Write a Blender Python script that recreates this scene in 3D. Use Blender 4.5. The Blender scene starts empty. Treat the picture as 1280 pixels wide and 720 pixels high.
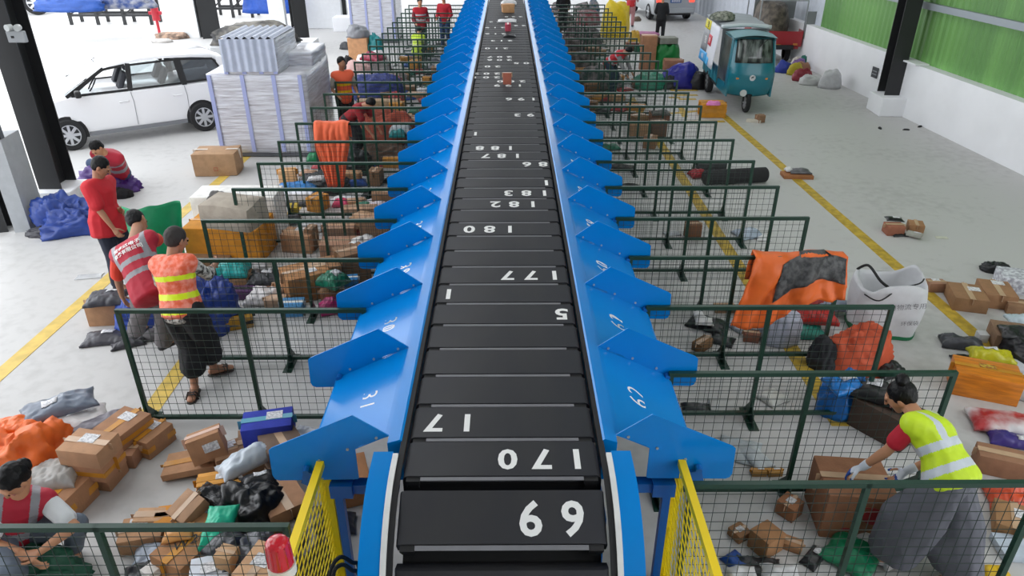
import bpy, bmesh, math, random
import numpy as np
from mathutils import Vector, Matrix, noise
from mathutils.bvhtree import BVHTree
V = Vector
PI = math.pi
rnd = random.Random(7)
SC = bpy.context.scene
COL = SC.collection

# ------------------------------------------------------------------ camera
CAMH = 4.2
FPX = 905.0
PITCH = math.atan(482 / FPX)
YAW = math.atan((634 - 640) / FPX * math.cos(PITCH))
cam = bpy.data.cameras.new('camera')
cam.sensor_width = 36.0
cam.lens = 36.0 * FPX / 1280.0
cam.clip_end = 300
camo = bpy.data.objects.new('camera', cam)
COL.objects.link(camo)
camo.location = (0, 0, CAMH)
camo.rotation_euler = (PI / 2 - PITCH, 0, YAW)
SC.camera = camo

# ------------------------------------------------------------------ light and exposure
W = bpy.data.worlds.new('overcast_sky')
SC.world = W
W.use_nodes = True
W.node_tree.nodes['Background'].inputs[0].default_value = (0.93, 0.96, 1.0, 1)
W.node_tree.nodes['Background'].inputs[1].default_value = 3.5
SC.view_settings.view_transform = 'Standard'
SC.view_settings.look = 'None'
SC.view_settings.gamma = 1
SC.view_settings.use_curve_mapping = False
SC.view_settings.exposure = 0.0


def area(name, loc, rot, sx, sy, power, color=(1, 1, 1)):
    l = bpy.data.lights.new(name, 'AREA')
    l.shape = 'RECTANGLE'
    l.size = sx
    l.size_y = sy
    l.energy = power
    l.color = color
    o = bpy.data.objects.new(name, l)
    COL.objects.link(o)
    o.location = loc
    o.rotation_euler = rot
    return o


# area lights added under the roof as fill for both halves of the hall
area('fill_light_left', (-4.2, 19, 7.4), (0, 0, 0), 2.0, 34, 420)
area('fill_light_right', (4.6, 14, 7.4), (0, 0, 0), 2.0, 44, 520)

# ------------------------------------------------------------------ helpers


def ray(px, py):
    x = (px - 640) / FPX
    y = -(py - 360) / FPX
    c, s = math.cos(PITCH), math.sin(PITCH)
    d = (x, c + y * s, -s + y * c)
    ca, sa = math.cos(YAW), math.sin(YAW)
    return V((d[0] * ca - d[1] * sa, d[0] * sa + d[1] * ca, d[2]))


def at(px, py, z=0.0):
    """the place seen at a pixel of the photograph, at height z above the floor"""
    d = ray(px, py)
    t = (z - CAMH) / d.z
    return V((d.x * t, d.y * t, z))


def lin(h):
    h = h.lstrip('#')
    r = []
    for i in (0, 2, 4):
        c = int(h[i:i + 2], 16) / 255
        r.append(c / 12.92 if c <= 0.04045 else ((c + 0.055) / 1.055) ** 2.4)
    return (r[0], r[1], r[2], 1)


_m = {}


def mat(key, color='808080', rough=0.6, metal=0.0, var=0.0, vscale=8.0, bump=0.0, bscale=30.0, trans=0.0,
        emit=None, coat=0.0, spec=0.5, kind=None, color2=None, stretch=None, alpha=1.0):
    if key in _m:
        return _m[key]
    m = bpy.data.materials.new(key)
    m.use_nodes = True
    nt = m.node_tree
    b = nt.nodes['Principled BSDF']
    c = lin(color)
    b.inputs['Base Color'].default_value = c
    b.inputs['Roughness'].default_value = rough
    b.inputs['Metallic'].default_value = metal
    b.inputs['Specular IOR Level'].default_value = spec
    if coat:
        b.inputs['Coat Weight'].default_value = coat
        b.inputs['Coat Roughness'].default_value = 0.1
    if trans:
        b.inputs['Transmission Weight'].default_value = trans
    if alpha < 1:
        b.inputs['Alpha'].default_value = alpha
    if emit:
        b.inputs['Emission Color'].default_value = lin(emit[0])
        b.inputs['Emission Strength'].default_value = emit[1]
    tc = nt.nodes.new('ShaderNodeTexCoord')
    mp = nt.nodes.new('ShaderNodeMapping')
    nt.links.new(tc.outputs['Object'], mp.inputs[0])
    if stretch:
        mp.inputs['Scale'].default_value = stretch
    if var or color2:
        n = nt.nodes.new('ShaderNodeTexNoise')
        n.inputs['Scale'].default_value = vscale
        n.inputs['Detail'].default_value = 4
        nt.links.new(mp.outputs[0], n.inputs['Vector'])
        mx = nt.nodes.new('ShaderNodeMix')
        mx.data_type = 'RGBA'
        if color2:
            c2 = lin(color2)
        else:
            c2 = tuple(max(0, x * (1 - var)) for x in c[:3]) + (1,)
        rmp = nt.nodes.new('ShaderNodeMapRange')
        rmp.inputs[1].default_value = 0.38
        rmp.inputs[2].default_value = 0.62
        nt.links.new(n.outputs['Fac'], rmp.inputs[0])
        nt.links.new(rmp.outputs[0], mx.inputs[0])
        mx.inputs[6].default_value = c
        mx.inputs[7].default_value = c2
        nt.links.new(mx.outputs[2], b.inputs['Base Color'])
    if bump:
        n = nt.nodes.new('ShaderNodeTexNoise')
        n.inputs['Scale'].default_value = bscale
        n.inputs['Detail'].default_value = 3
        if kind == 'crinkle':
            n.noise_type = 'RIDGED_MULTIFRACTAL'
            n.inputs['Detail'].default_value = 2
        nt.links.new(mp.outputs[0], n.inputs['Vector'])
        bp = nt.nodes.new('ShaderNodeBump')
        bp.inputs['Strength'].default_value = bump
        bp.inputs['Distance'].default_value = 0.02
        nt.links.new(n.outputs['Fac'], bp.inputs['Height'])
        nt.links.new(bp.outputs[0], b.inputs['Normal'])
    _m[key] = m
    return m


def card(c):
    return mat('cardboard_' + c, c, 0.8, var=0.16, vscale=9, bump=0.15, bscale=60)


def film(c, rough=0.35):
    return mat('plastic_film_' + c, c, rough, var=0.1, vscale=12, bump=0.5, bscale=9, kind='crinkle')


def cloth(c):
    return mat('cloth_' + c, c, 0.85, var=0.12, vscale=14, bump=0.35, bscale=16)


def paint(c, rough=0.4):
    return mat('paint_' + c + '_%d' % int(rough * 100), c, rough, var=0.06, vscale=3)


class MB:
    def __init__(s):
        s.v = []
        s.f = []
        s.m = []

    def add(s, vs, fs, mi=0):
        b = len(s.v)
        s.v += [tuple(p) for p in vs]
        for f in fs:
            s.f.append([b + i for i in f])
            s.m.append(mi)
        return s

    def box(s, c, size, rz=0.0, mi=0, R=None):
        x, y, z = size[0] / 2, size[1] / 2, size[2] / 2
        vs = [V((i, j, k)) for k in (-z, z) for j in (-y, y) for i in (-x, x)]
        M = R if R is not None else Matrix.Rotation(rz, 3, 'Z')
        vs = [M @ p + V(c) for p in vs]
        return s.add(vs, [(0, 2, 3, 1), (4, 5, 7, 6), (0, 1, 5, 4), (2, 6, 7, 3), (0, 4, 6, 2), (1, 3, 7, 5)], mi)

    def beam(s, a, b, w=0.04, h=None, mi=0, up=V((0, 0, 1))):
        a, b = V(a), V(b)
        h = w if h is None else h
        d = b - a
        L = d.length
        d.normalize()
        if abs(d.dot(up)) > 0.99:
            up = V((0, 1, 0))
        r = d.cross(up).normalized()
        u = r.cross(d)
        M = Matrix((r, d, u)).transposed()
        return s.box((a + b) / 2, (w, L, h), mi=mi, R=M)

    def cyl(s, a, b, r, r2=None, n=12, mi=0, caps=True):
        a, b = V(a), V(b)
        r2 = r if r2 is None else r2
        d = (b - a).normalized()
        up = V((0, 0, 1)) if abs(d.z) < 0.9 else V((1, 0, 0))
        x = d.cross(up).normalized()
        y = d.cross(x)
        vs = []
        for p, q in ((a, r), (b, r2)):
            for i in range(n):
                t = 2 * PI * i / n
                vs.append(p + x * math.cos(t) * q + y * math.sin(t) * q)
        fs = [(i, (i + 1) % n, n + (i + 1) % n, n + i) for i in range(n)]
        if caps:
            fs += [tuple(range(n - 1, -1, -1)), tuple(range(n, 2 * n))]
        return s.add(vs, fs, mi)

    def prism(s, poly, vec, mi=0):
        """closed solid: polygon (3-D points) swept along vec"""
        n = len(poly)
        P = [V(p) for p in poly]
        vs = P + [p + V(vec) for p in P]
        fs = [tuple(range(n)), tuple(range(2 * n - 1, n - 1, -1))]
        fs += [(i, n + i, n + (i + 1) % n, (i + 1) % n) for i in range(n)]
        return s.add(vs, fs, mi)

    def grid(s, fn, nu, nv, mi=0, closed_u=False):
        vs = []
        for j in range(nv + 1):
            for i in range(nu + (0 if closed_u else 1)):
                vs.append(V(fn(i / nu, j / nv)))
        w = nu if closed_u else nu + 1
        fs = []
        for j in range(nv):
            for i in range(nu):
                i2 = (i + 1) % nu if closed_u else i + 1
                fs.append((j * w + i, j * w + i2, (j + 1) * w + i2, (j + 1) * w + i))
        return s.add(vs, fs, mi)

    def sheet(s, fn, nu, nv, th=0.006, mi=0):
        P = [[V(fn(i / nu, j / nv)) for i in range(nu + 1)] for j in range(nv + 1)]
        N = []
        for j in range(nv + 1):
            r = []
            for i in range(nu + 1):
                a = P[j][min(i + 1, nu)] - P[j][max(i - 1, 0)]
                b = P[min(j + 1, nv)][i] - P[max(j - 1, 0)][i]
                n = a.cross(b)
                r.append(n.normalized() if n.length > 1e-9 else V((0, 0, 1)))
            N.append(r)
        w = nu + 1
        top = [P[j][i] + N[j][i] * th / 2 for j in range(nv + 1) for i in range(nu + 1)]
        bot = [P[j][i] - N[j][i] * th / 2 for j in range(nv + 1) for i in range(nu + 1)]
        o = len(top)
        fs = []
        for j in range(nv):
            for i in range(nu):
                q = (j * w + i, j * w + i + 1, (j + 1) * w + i + 1, (j + 1) * w + i)
                fs.append(q)
                fs.append(tuple(o + k for k in reversed(q)))
        for i in range(nu):
            fs.append((i, o + i, o + i + 1, i + 1))
            k = nv * w + i
            fs.append((k + 1, o + k + 1, o + k, k))
        for j in range(nv):
            k = j * w
            fs.append((k + w, o + k + w, o + k, k))
            k = j * w + nu
            fs.append((k, o + k, o + k + w, k + w))
        return s.add(top + bot, fs, mi)

    def mesh(s, name='mesh'):
        me = bpy.data.meshes.new(name)
        me.from_pydata(s.v, [], s.f)
        me.polygons.foreach_set('material_index', s.m)
        return me

    def build(s, name, mats, parent=None, smooth=False, bevel=0.0, loc=None, rz=None, fix=True, seg=1):
        me = s.mesh(name)
        if fix or bevel:
            bm = bmesh.new()
            bm.from_mesh(me)
            if fix:
                bmesh.ops.recalc_face_normals(bm, faces=bm.faces)
            if bevel:
                es = [e for e in bm.edges if len(e.link_faces) == 2 and e.calc_face_angle(0) > 0.5]
                bmesh.ops.bevel(bm, geom=es, offset=bevel, segments=seg, profile=0.5, affect='EDGES')
            bm.to_mesh(me)
            bm.free()
        if smooth:
            me.polygons.foreach_set('use_smooth', [True] * len(me.polygons))
            if smooth != 'all':
                try:
                    me.set_sharp_from_angle(angle=math.radians(40))
                except Exception:
                    pass
        if not isinstance(mats, (list, tuple)):
            mats = [mats]
        for m in mats:
            me.materials.append(m)
        o = bpy.data.objects.new(name, me)
        COL.objects.link(o)
        if parent is not None:
            o.parent = parent
        if loc is not None:
            o.location = loc
        if rz is not None:
            o.rotation_euler = (0, 0, rz)
        return o


def tag(o, label=None, cat=None, group=None, kind=None):
    if label:
        o['label'] = label
    if cat:
        o['category'] = cat
    if group:
        o['group'] = group
    if kind:
        o['kind'] = kind
    return o


def thing(name, label, cat, loc=(0, 0, 0), rz=0.0, group=None, rot=None):
    o = bpy.data.objects.new(name, None)
    COL.objects.link(o)
    o.empty_display_size = 0.1
    o.location = loc
    o.rotation_euler = rot if rot else (0, 0, rz)
    return tag(o, label, cat, group)


def struct(o):
    o['kind'] = 'structure'
    return o


def dup(o, parent=None):
    c = o.copy()
    COL.objects.link(c)
    if parent is not None:
        c.parent = parent
    for ch in list(o.children):
        dup(ch, c)
    return c


def text_mesh(s, size=0.1, spacing=1.0, bold=0.0, align='CENTER', shear=0.0):
    cu = bpy.data.curves.new('writing', 'FONT')
    cu.body = s
    cu.size = size
    cu.space_character = spacing
    cu.offset = bold
    cu.align_x = align
    cu.align_y = 'CENTER'
    cu.shear = shear
    cu.resolution_u = 3
    o = bpy.data.objects.new('writing', cu)
    COL.objects.link(o)
    dg = bpy.context.evaluated_depsgraph_get()
    me = bpy.data.meshes.new_from_object(o.evaluated_get(dg))
    bpy.data.objects.remove(o)
    return me


def put_text(name, s, size, m, parent, M, spacing=1.0, bold=0.0, shear=0.0, label=None):
    me = text_mesh(s, size, spacing, bold, shear=shear)
    me.transform(M)
    me.materials.clear()
    me.materials.append(m)
    o = bpy.data.objects.new(name, me)
    COL.objects.link(o)
    o.parent = parent
    if label:
        o['label'] = label
    return o


def frame(o, x, y):
    """4x4 matrix: origin o, text runs along x, its top points along y"""
    x = V(x).normalized()
    y = V(y)
    y = (y - x * y.dot(x)).normalized()
    z = x.cross(y)
    M = Matrix((x, y, z)).transposed().to_4x4()
    M.translation = V(o)
    return M


# ------------------------------------------------------------------ materials
GREEN = mat('green_powder_coat', '12382b', 0.4)
WIRE = mat('green_wire', '1b2e28', 0.5)
BLUE = mat('glossy_blue_paint', '007ece', 0.25, var=0.05, vscale=2.5, coat=0.12, spec=0.25)
BLUE2 = mat('blue_frame_paint', '0b5fa8', 0.4)
BELT = mat('black_belt', '343436', 0.6, color2='2c2d32', vscale=2.0, stretch=(1.2, 0.5, 1), spec=0.22)  # lighter patches put the belt's sheen into the colour
BLACK = mat('matt_black', '141416', 0.6)
STRIP = mat('grey_cover_plate', '7c7c80', 0.35, var=0.15, vscale=5)
ALU = mat('bare_aluminium', 'e4e4e2', 0.4, metal=0.1, var=0.1)
WHITE = mat('white_marking', 'e6e6e4', 0.6)
BLACKINK = mat('black_ink', '1c1c1e', 0.7)
YEL = mat('yellow_paint', 'f2d000', 0.4)
ZINC = mat('zinc', 'b8bcc0', 0.35, metal=0.7)
LABEL = mat('paper_label', 'e4e4e6', 0.6, color2='b0b0b4', vscale=60)
TAPE = mat('brown_tape', 'c98a2e', 0.25, var=0.15, vscale=10)
TAPE2 = mat('clear_tape', 'c4a486', 0.2, var=0.1, vscale=10)
DSTEEL = mat('dark_steel', '222325', 0.5, var=0.15, vscale=2)
RUBBER = mat('rubber', '1d1d1f', 0.8)
GLASS = mat('tinted_glass', '20262a', 0.05, spec=0.8)
CLEAR = mat('clear_glass', 'ffffff', 0.03, trans=1.0)
LINEY = mat('yellow_floor_line', 'dcbc5c', 0.55, var=0.22, vscale=6)
LINEY2 = mat('worn_yellow_floor_line', 'c9a83a', 0.55, var=0.35, vscale=9)


def concrete():
    m = bpy.data.materials.new('polished_concrete')
    m.use_nodes = True
    nt = m.node_tree
    b = nt.nodes['Principled BSDF']
    tc = nt.nodes.new('ShaderNodeTexCoord')
    n1 = nt.nodes.new('ShaderNodeTexNoise')
    n1.inputs['Scale'].default_value = 0.5
    n1.inputs['Detail'].default_value = 8
    n2 = nt.nodes.new('ShaderNodeTexNoise')
    n2.inputs['Scale'].default_value = 7
    n2.inputs['Detail'].default_value = 6
    for n in (n1, n2):
        nt.links.new(tc.outputs['Object'], n.inputs['Vector'])
    a = nt.nodes.new('ShaderNodeMath')
    a.operation = 'ADD'
    nt.links.new(n1.outputs[0], a.inputs[0])
    nt.links.new(n2.outputs[0], a.inputs[1])
    r = nt.nodes.new('ShaderNodeValToRGB')
    r.color_ramp.elements[0].position = 0.7
    r.color_ramp.elements[0].color = (0.44, 0.435, 0.425, 1)
    r.color_ramp.elements[1].position = 1.25
    r.color_ramp.elements[1].color = (0.52, 0.515, 0.505, 1)
    nt.links.new(a.outputs[0], r.inputs[0])
    nt.links.new(r.outputs[0], b.inputs['Base Color'])
    b.inputs['Roughness'].default_value = 0.5
    b.inputs['Specular IOR Level'].default_value = 0.35
    return m


CONC = concrete()
# ------------------------------------------------------------------ the setting
mb = MB()
mb.box((0, 25, -0.15), (80, 110, 0.3))
struct(mb.build('floor', CONC))


def floor_strip(name, a, b, w, m, z=0.004):
    q = MB()
    a, b = V(a), V(b)
    q.beam((a.x, a.y, z / 2), (b.x, b.y, z / 2), w, z)
    return struct(q.build(name, m))


p = at(0, 468); q = at(275, 225)
d = (q - p)
floor_strip('trim_1', p - d * 0.6, p + d * 2.6, 0.17, LINEY)
p = at(1215, 415); q = at(905, 145)
d = (q - p)
floor_strip('trim_2', p - d * 0.04, p + d * 1.04, 0.17, LINEY2)
floor_strip('trim_3', (-3.36, 4.9, 0), (-3.22, 19, 0), 0.17, LINEY)
floor_strip('trim_4', (3.02, 5.2, 0), (3.0, 17.8, 0), 0.17, LINEY2)
k = 5
for (x0, y0, x1, y1) in ((838, 113, 872, 113), (848, 124, 870, 124), (842, 119, 872, 119), (838, 142, 880, 138), (855, 152, 906, 152), (850, 132, 856, 146), (836, 122, 850, 122)):
    floor_strip('trim_%d' % k, at(x0, y0), at(x1, y1), 0.13, LINEY2, 0.003 + 0.0003 * k)
    k += 1

# right wall: white plinth wall, green sheet cladding above it, columns
WA = V((8.98, 11.98, 0)); WB = V((8.63, 18.04, 0))
wd = (WB - WA).normalized()
wn = V((wd.y, -wd.x, 0))          # outwards (to +X)


def wp(y, out=0.0, z=0.0):
    t = (y - WA.y) / wd.y
    p = WA + wd * t + wn * out
    return V((p.x, p.y, z))


WHW = mat('white_plaster', 'f0f1f4', 0.8, var=0.05, vscale=1.5)
GREENSHEET = mat('green_cladding', '6ea055', 0.45, color2='5c8a4a', vscale=1.2, stretch=(1, 1, 0.08))
WHITESHEET = mat('white_cladding', 'c4cad4', 0.5, var=0.08)
mb = MB()
mb.prism([wp(3.0), wp(16.3), wp(16.3, 0.24), wp(3.0, 0.24)], (0, 0, 1.13))
struct(mb.build('wall_right', WHW))
mb = MB()
mb.prism([wp(16.3, 0.12), wp(24.5, 0.12), wp(24.5, 0.34), wp(16.3, 0.34)], (0, 0, 1.13))
struct(mb.build('wall_right', WHW))


def corr(name, y0, y1, out, m, z0, z1, pitch=0.2, amp=0.022):
    n = int((y1 - y0) / pitch * 4)
    prof = []
    for i in range(n + 1):
        a = [0, 0, 1, 1][i % 4]
        prof.append(wp(y0 + (y1 - y0) * i / n, out - amp * a))
    q = MB()
    q.grid(lambda u, v: prof[round(u * n)] + V((0, 0, z0 + (z1 - z0) * v)), n, 1)
    # back skin so that the sheet has a thickness
    q.grid(lambda u, v: prof[round(u * n)] + wn * 0.01 + V((0, 0, z0 + (z1 - z0) * v)), n, 1)
    return struct(q.build(name, m, fix=False))


corr('wall_right_cladding', 3.0, 21.3, 0.36, GREENSHEET, 1.05, 7.8)
corr('wall_right_cladding', 21.3, 40, 0.36, WHITESHEET, 0.0, 7.2, pitch=0.5)
mb = MB()
for z in (2.25, 4.2, 6.2):
    for (y0, y1) in ((3, 16.7), (17.1, 24.5)):
        mb.beam(wp(y0, 0.27, z), wp(y1, 0.27, z), 0.09, 0.13)
struct(mb.build('trim_20', mat('galvanised_purlin', '9aa2a8', 0.5)))


def hcol(c, fw, dp, h, z0=0.0, rz=0.0, name='pillar', m=None):
    """H-section steel column, flanges facing +-Y before rotation"""
    q = MB()
    q.box((0, -dp / 2, z0 + h / 2), (fw, 0.02, h))
    q.box((0, dp / 2, z0 + h / 2), (fw, 0.02, h))
    q.box((0, 0, z0 + h / 2), (0.016, dp - 0.02, h))
    return struct(q.build(name, m or DSTEEL, loc=c, rz=rz))


cb = wp(16.45, -0.02)
mb = MB()
mb.box((0, 0, 0.2), (0.62, 0.75, 0.4))
struct(mb.build('pillar_base', WHW, loc=wp(16.3, -0.16), rz=-0.06, bevel=0.01))
hcol(wp(16.45, -0.13), 0.34, 0.4, 6.8, 0.4, rz=-0.06)
mb = MB()
mb.beam(wp(15.75, 0.05, 1.15), wp(16.9, 0.05, 1.15), 0.3, 0.03)
struct(mb.build('trim_21', WHW))

# ceiling (above the view)
ROOF = mat('roof_sheet', 'b0b4b4', 0.7)
mb = MB()
mb.box((0.9, 15, 7.75), (17.0, 56, 0.08))
struct(mb.build('ceiling', ROOF))

mb = MB()
mb.box((0.7, -13, 3.9), (18, .2, 7.8))
struct(mb.build('shade_wall_front', ROOF))  # unseen end wall added to keep light off the chute fins
mb = MB()
mb.box((-8.1, -6, 3.9), (.2, 14, 7.8))
struct(mb.build('wall_left', ROOF))  # unseen near wall, cut short to balance light on left floor and chutes
# left side: black columns standing at the open edge of the hall
mb = MB()
mb.box((0, 0, 0.17), (0.55, 0.6, 0.34))
struct(mb.build('pillar_base', WHW, loc=at(84, 258), rz=0.05, bevel=0.01))
c1 = at(72, 262)
hcol(c1 + V((-0.0, 0.2, 0)), 0.34, 0.42, 7.1, 0.0, rz=0.0)
hcol(V((-7.35, 9.75, 0)), 0.2, 0.25, 4.2, 0.0, rz=0.3)
GREYP = mat('grey_painted_panel', 'a8acb0', 0.6, var=0.08)
g0 = at(19, 291); g1 = at(39, 289)
gd = (g1 - g0)
q = MB()
q.prism([g0, g1, g1 + V((-0.05, 0.5, 0)), g0 + V((-0.05, 0.5, 0))], (0, 0, 1.35))
struct(q.build('wall_left', GREYP))
q = MB()
q.prism([g0 + V((0, 0.02, 1.35)), g1 + V((0, 0.02, 1.35)), g1 + V((0, 0.1, 1.35)), g0 + V((0, 0.1, 1.35))], (0, 0, 3.0))
struct(q.build('wall_left_cladding', mat('dark_slats', '53585f', 0.5)))
q = MB()
for i in range(7):
    z = 1.38 + i * 0.32
    q.beam(g0 + V((0, 0, z)), g1 + V((0, 0, z)), 0.03, 0.025)
for t in (0.0, 0.98):
    a = g0 + gd * t
    q.beam(a + V((0, -0.01, 1.36)), a + V((0, -0.01, 4.3)), 0.035, 0.03)
struct(q.build('trim_22', DSTEEL))

# columns further off along the same edge
PANW = mat('white_panel', 'dcdee0', 0.7, var=0.04)
c = at(262, 47)
mb = MB()
mb.box((-0.6, 0.1, 4), (0.55, 0.25, 8))
struct(mb.build('wall_left_panel', PANW, loc=c))
hcol(c + V((0.05, 0.05, 0)), 0.62, 0.45, 7.1, 0, rz=0.5)
c = at(378, 62)
mb = MB()
mb.box((0, 0, 0.2), (0.7, 0.7, 0.4))
struct(mb.build('pillar_base', WHW, loc=at(383, 66), bevel=0.01))
hcol(at(378, 58), 0.45, 0.45, 7.1, 0.3, rz=0.45)
mb = MB()
mb.box((-0.75, 0.3, 4), (0.5, 0.25, 8))
struct(mb.build('wall_left_panel', PANW, loc=at(378, 58)))
mb = MB()
mb.box((0, 0, 0.25), (0.8, 0.7, 0.5))
struct(mb.build('pillar_base', WHW, loc=at(433, 38), bevel=0.01))
hcol(at(428, 34), 0.4, 0.4, 7.1, 0.4, rz=0.3)
# white panelled booth at the far left
b = thing('guard_booth', 'white panelled booth between two black columns at the far left', 'booth', at(404, 36))
mb = MB(); mb.box((0, 0.6, 1.2), (1.5, 1.2, 2.4)); mb.build('wall_panel', PANW, b, bevel=0.02)
mb = MB()
for i in range(6):
    mb.box((-0.6 + i * 0.24, -0.01, 1.75), (0.02, 0.02, 1.1))
mb.box((0, -0.012, 1.15), (1.44, 0.025, 0.04))
mb.build('window_bars', mat('grey_bar', 'aeb2b6', 0.5), b)

# ------------------------------------------------------------------ the belt sorter
XC = -0.037
ZB = 1.407
YE = 3.1            # where the flat run ends
RC = 0.55           # chain radius
ZC = ZB - 0.13      # chain height
ZA = ZC - RC
s_root = thing('belt_sorter', 'long black cross-belt sorting conveyor with numbered carriers and blue side rails', 'conveyor', (XC, YE, 0))


def path(s):
    """chain position at arc length s (s=0 at the flat end, positive away): y, z, tangent angle"""
    if s >= 0:
        return s, ZC, 0.0
    a = -s / RC
    return -RC * math.sin(a), ZA + RC * math.cos(a), a


TW = 0.55
prof = []
for (x, z) in ((-TW, -0.11), (-TW, -0.035), (-TW + 0.008, -0.012), (-TW + 0.03, 0.0), (TW - 0.03, 0.0), (TW - 0.008, -0.012), (TW, -0.035), (TW, -0.11)):
    prof.append((x, z))
PT = 0.328
mb = MB()
mb.prism([V((x, -PT / 2 + 0.035, z + 0.13)) for x, z in prof], (0, PT - 0.045, 0))
carrier_me = None
proto = mb.build('carrier', BELT, s_root, smooth=True)
mbp = MB()
mbp.box((0, -PT / 2 + 0.017, 0.122), (0.9, 0.026, 0.006))
plate = mbp.build('cover_plate', STRIP, proto)
mbe = MB()
for sx in (-1, 1):
    mbe.box((sx * 0.49, -PT / 2 + 0.018, 0.105), (0.075, 0.034, 0.03))
    mbe.cyl((sx * 0.49, -PT / 2 + 0.004, 0.07), (sx * 0.49, -PT / 2 + 0.034, 0.07), 0.035, n=10)
mbe.box((0, -PT / 2 + 0.03, 0.07), (0.96, 0.012, 0.03))
endc = mbe.build('end_bracket', BLACK, proto)
nums = {169: ('69', .52), 170: ('170', .45), 171: ('17', -.62), 175: ('5', .88), 176: ('1', -.88), 177: ('177', .46), 180: ('180', -.28),
        182: ('182', .2), 183: ('183', .47), 184: ('1', .93), 186: ('86', .72), 187: ('187', -.08), 188: ('188', -.25), 190: ('1', -.8),
        193: ('93', .55), 196: ('196', .5), 199: ('199', .1), 200: ('200', .2), 201: ('201', -.7), 202: ('202', -.7), 204: ('20', -.5),
        205: ('205', .8), 206: ('206', -.25), 207: ('207', -.25), 210: ('210', -.4), 213: ('213', -.2), 216: ('216', -.5), 219: ('219', -.55),
        220: ('220', .5), 222: ('222', -.4), 225: ('225', .4)}
for n in range(168, 240):
    s = (3.171 + PT * (n - 170)) - YE
    y, z, a = path(s)
    if n == 168:
        o = proto
    else:
        o = dup(proto, s_root)
    o.location = (0, y, z)
    o.rotation_euler = (a, 0, 0)
    if n in nums:
        t, u = nums[n]
        M = frame((u * TW * 0.92, 0.012, 0.1312), (-1, 0, 0), (0, -1, 0))
        hgt = 0.255 if n == 169 else 0.225
        put_text('number', t, hgt, WHITE, o, M, spacing=1.75, bold=0.006, label='white stencilled number ' + t)
# dark bed below the carriers and drum at the near end
mb = MB()
poly = [(23.5, ZC - 0.02), (0, ZC - 0.02)]
for i in range(1, 13):
    a = PI * i / 12
    poly.append((-(RC - 0.02) * math.sin(a), ZA + (RC - 0.02) * math.cos(a)))
poly.append((23.5, ZA - RC + 0.02))
mb.prism([V((-TW + 0.02, y, z)) for y, z in poly], (2 * TW - 0.04, 0, 0))
mb.build('bed', BLACK, s_root)


def band(u0, u1, r, z_off, m, name, y_far=None, th=0.02, a0=0.0, a1=2.3, sides=(-1, 1)):
    """strip that follows the belt around the near end"""
    for sx in sides:
        q = MB()
        st = []
        if y_far is not None:
            st.append((y_far, ZA + r))
        for i in range(17):
            a = a0 + (a1 - a0) * i / 16
            st.append((-r * math.sin(a), ZA + r * math.cos(a)))
        n = len(st) - 1

        def fn(u, v):
            y, z = st[round(u * n)]
            return (sx * (u0 + (u1 - u0) * v), y, z)
        q.sheet(fn, n, 1, th)
        q.build(name, m, s_root, smooth=True)


RB = ZB - ZA
band(0.56, 0.592, RB + 0.0, 0, BLACK, 'side_strip', 23.5)
band(0.592, 0.622, RB + 0.015, 0, ALU, 'steel_edge', 0.1)
band(0.622, 0.735, RB + 0.01, 0, BLUE, 'end_cover', 0.12, a0=0.06)
for sx in (-1, 1):
    # blue end cheek under the curved cover
    q = MB()
    pl = []
    for i in range(13):
        a = 0.06 + (PI - 0.1) * i / 12
        pl.append((sx * 0.735, -(RB - 0.01) * math.sin(a), ZA + (RB - 0.01) * math.cos(a)))
    pl.append((sx * 0.735, 0.12, ZA - RB + 0.05))
    pl.append((sx * 0.735, 0.12, ZA + RB - 0.01))
    q.prism(pl, (-sx * 0.02, 0, 0))
    q.build('end_cheek', BLUE, s_root)
    # long side rail along the flat run
    q = MB()
    q.prism([V((sx * 0.588, 0.22, ZB + 0.012)), V((sx * 0.60, 0.22, ZB + 0.022)), V((sx * 0.675, 0.22, ZB - 0.002)), V((sx * 0.675, 0.22, 1.12)), V((sx * 0.595, 0.22, 1.12))], (0, 23.2, 0))
    q.build('side_rail', BLUE, s_root)
    q = MB()
    q.box((sx * 0.62, 11.8, 0.75), (0.05, 23.2, 0.12))
    q.build('lower_rail', BLUE2, s_root)
    for i in range(0, 24, 2):
        y = 0.32 + i * 0.972
        q = MB()
        q.box((sx * 0.85, y, 0.98), (0.4, 0.07, 0.07))
        q.box((sx * 1.0, y, 0.98), (0.14, 0.12, 0.1))
        q.build('cross_arm', BLUE2, s_root)
        q = MB()
        q.box((sx * 0.62, y, 0.38), (0.07, 0.07, 0.72))
        q.box((sx * 0.62, y, 0.01), (0.14, 0.14, 0.02))
        q.box((sx * 1.03, y, 0.5), (0.05, 0.05, 0.94))
        q.cyl((sx * 1.03, y, 0), (sx * 1.03, y, 0.06), 0.05, 0.03)
        q.build('leg', BLUE2, s_root)
# cross beams between both sides

# ------------------------------------------------------------------ discharge chutes
PITCHY = 0.972
F0 = 3.39


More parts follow.
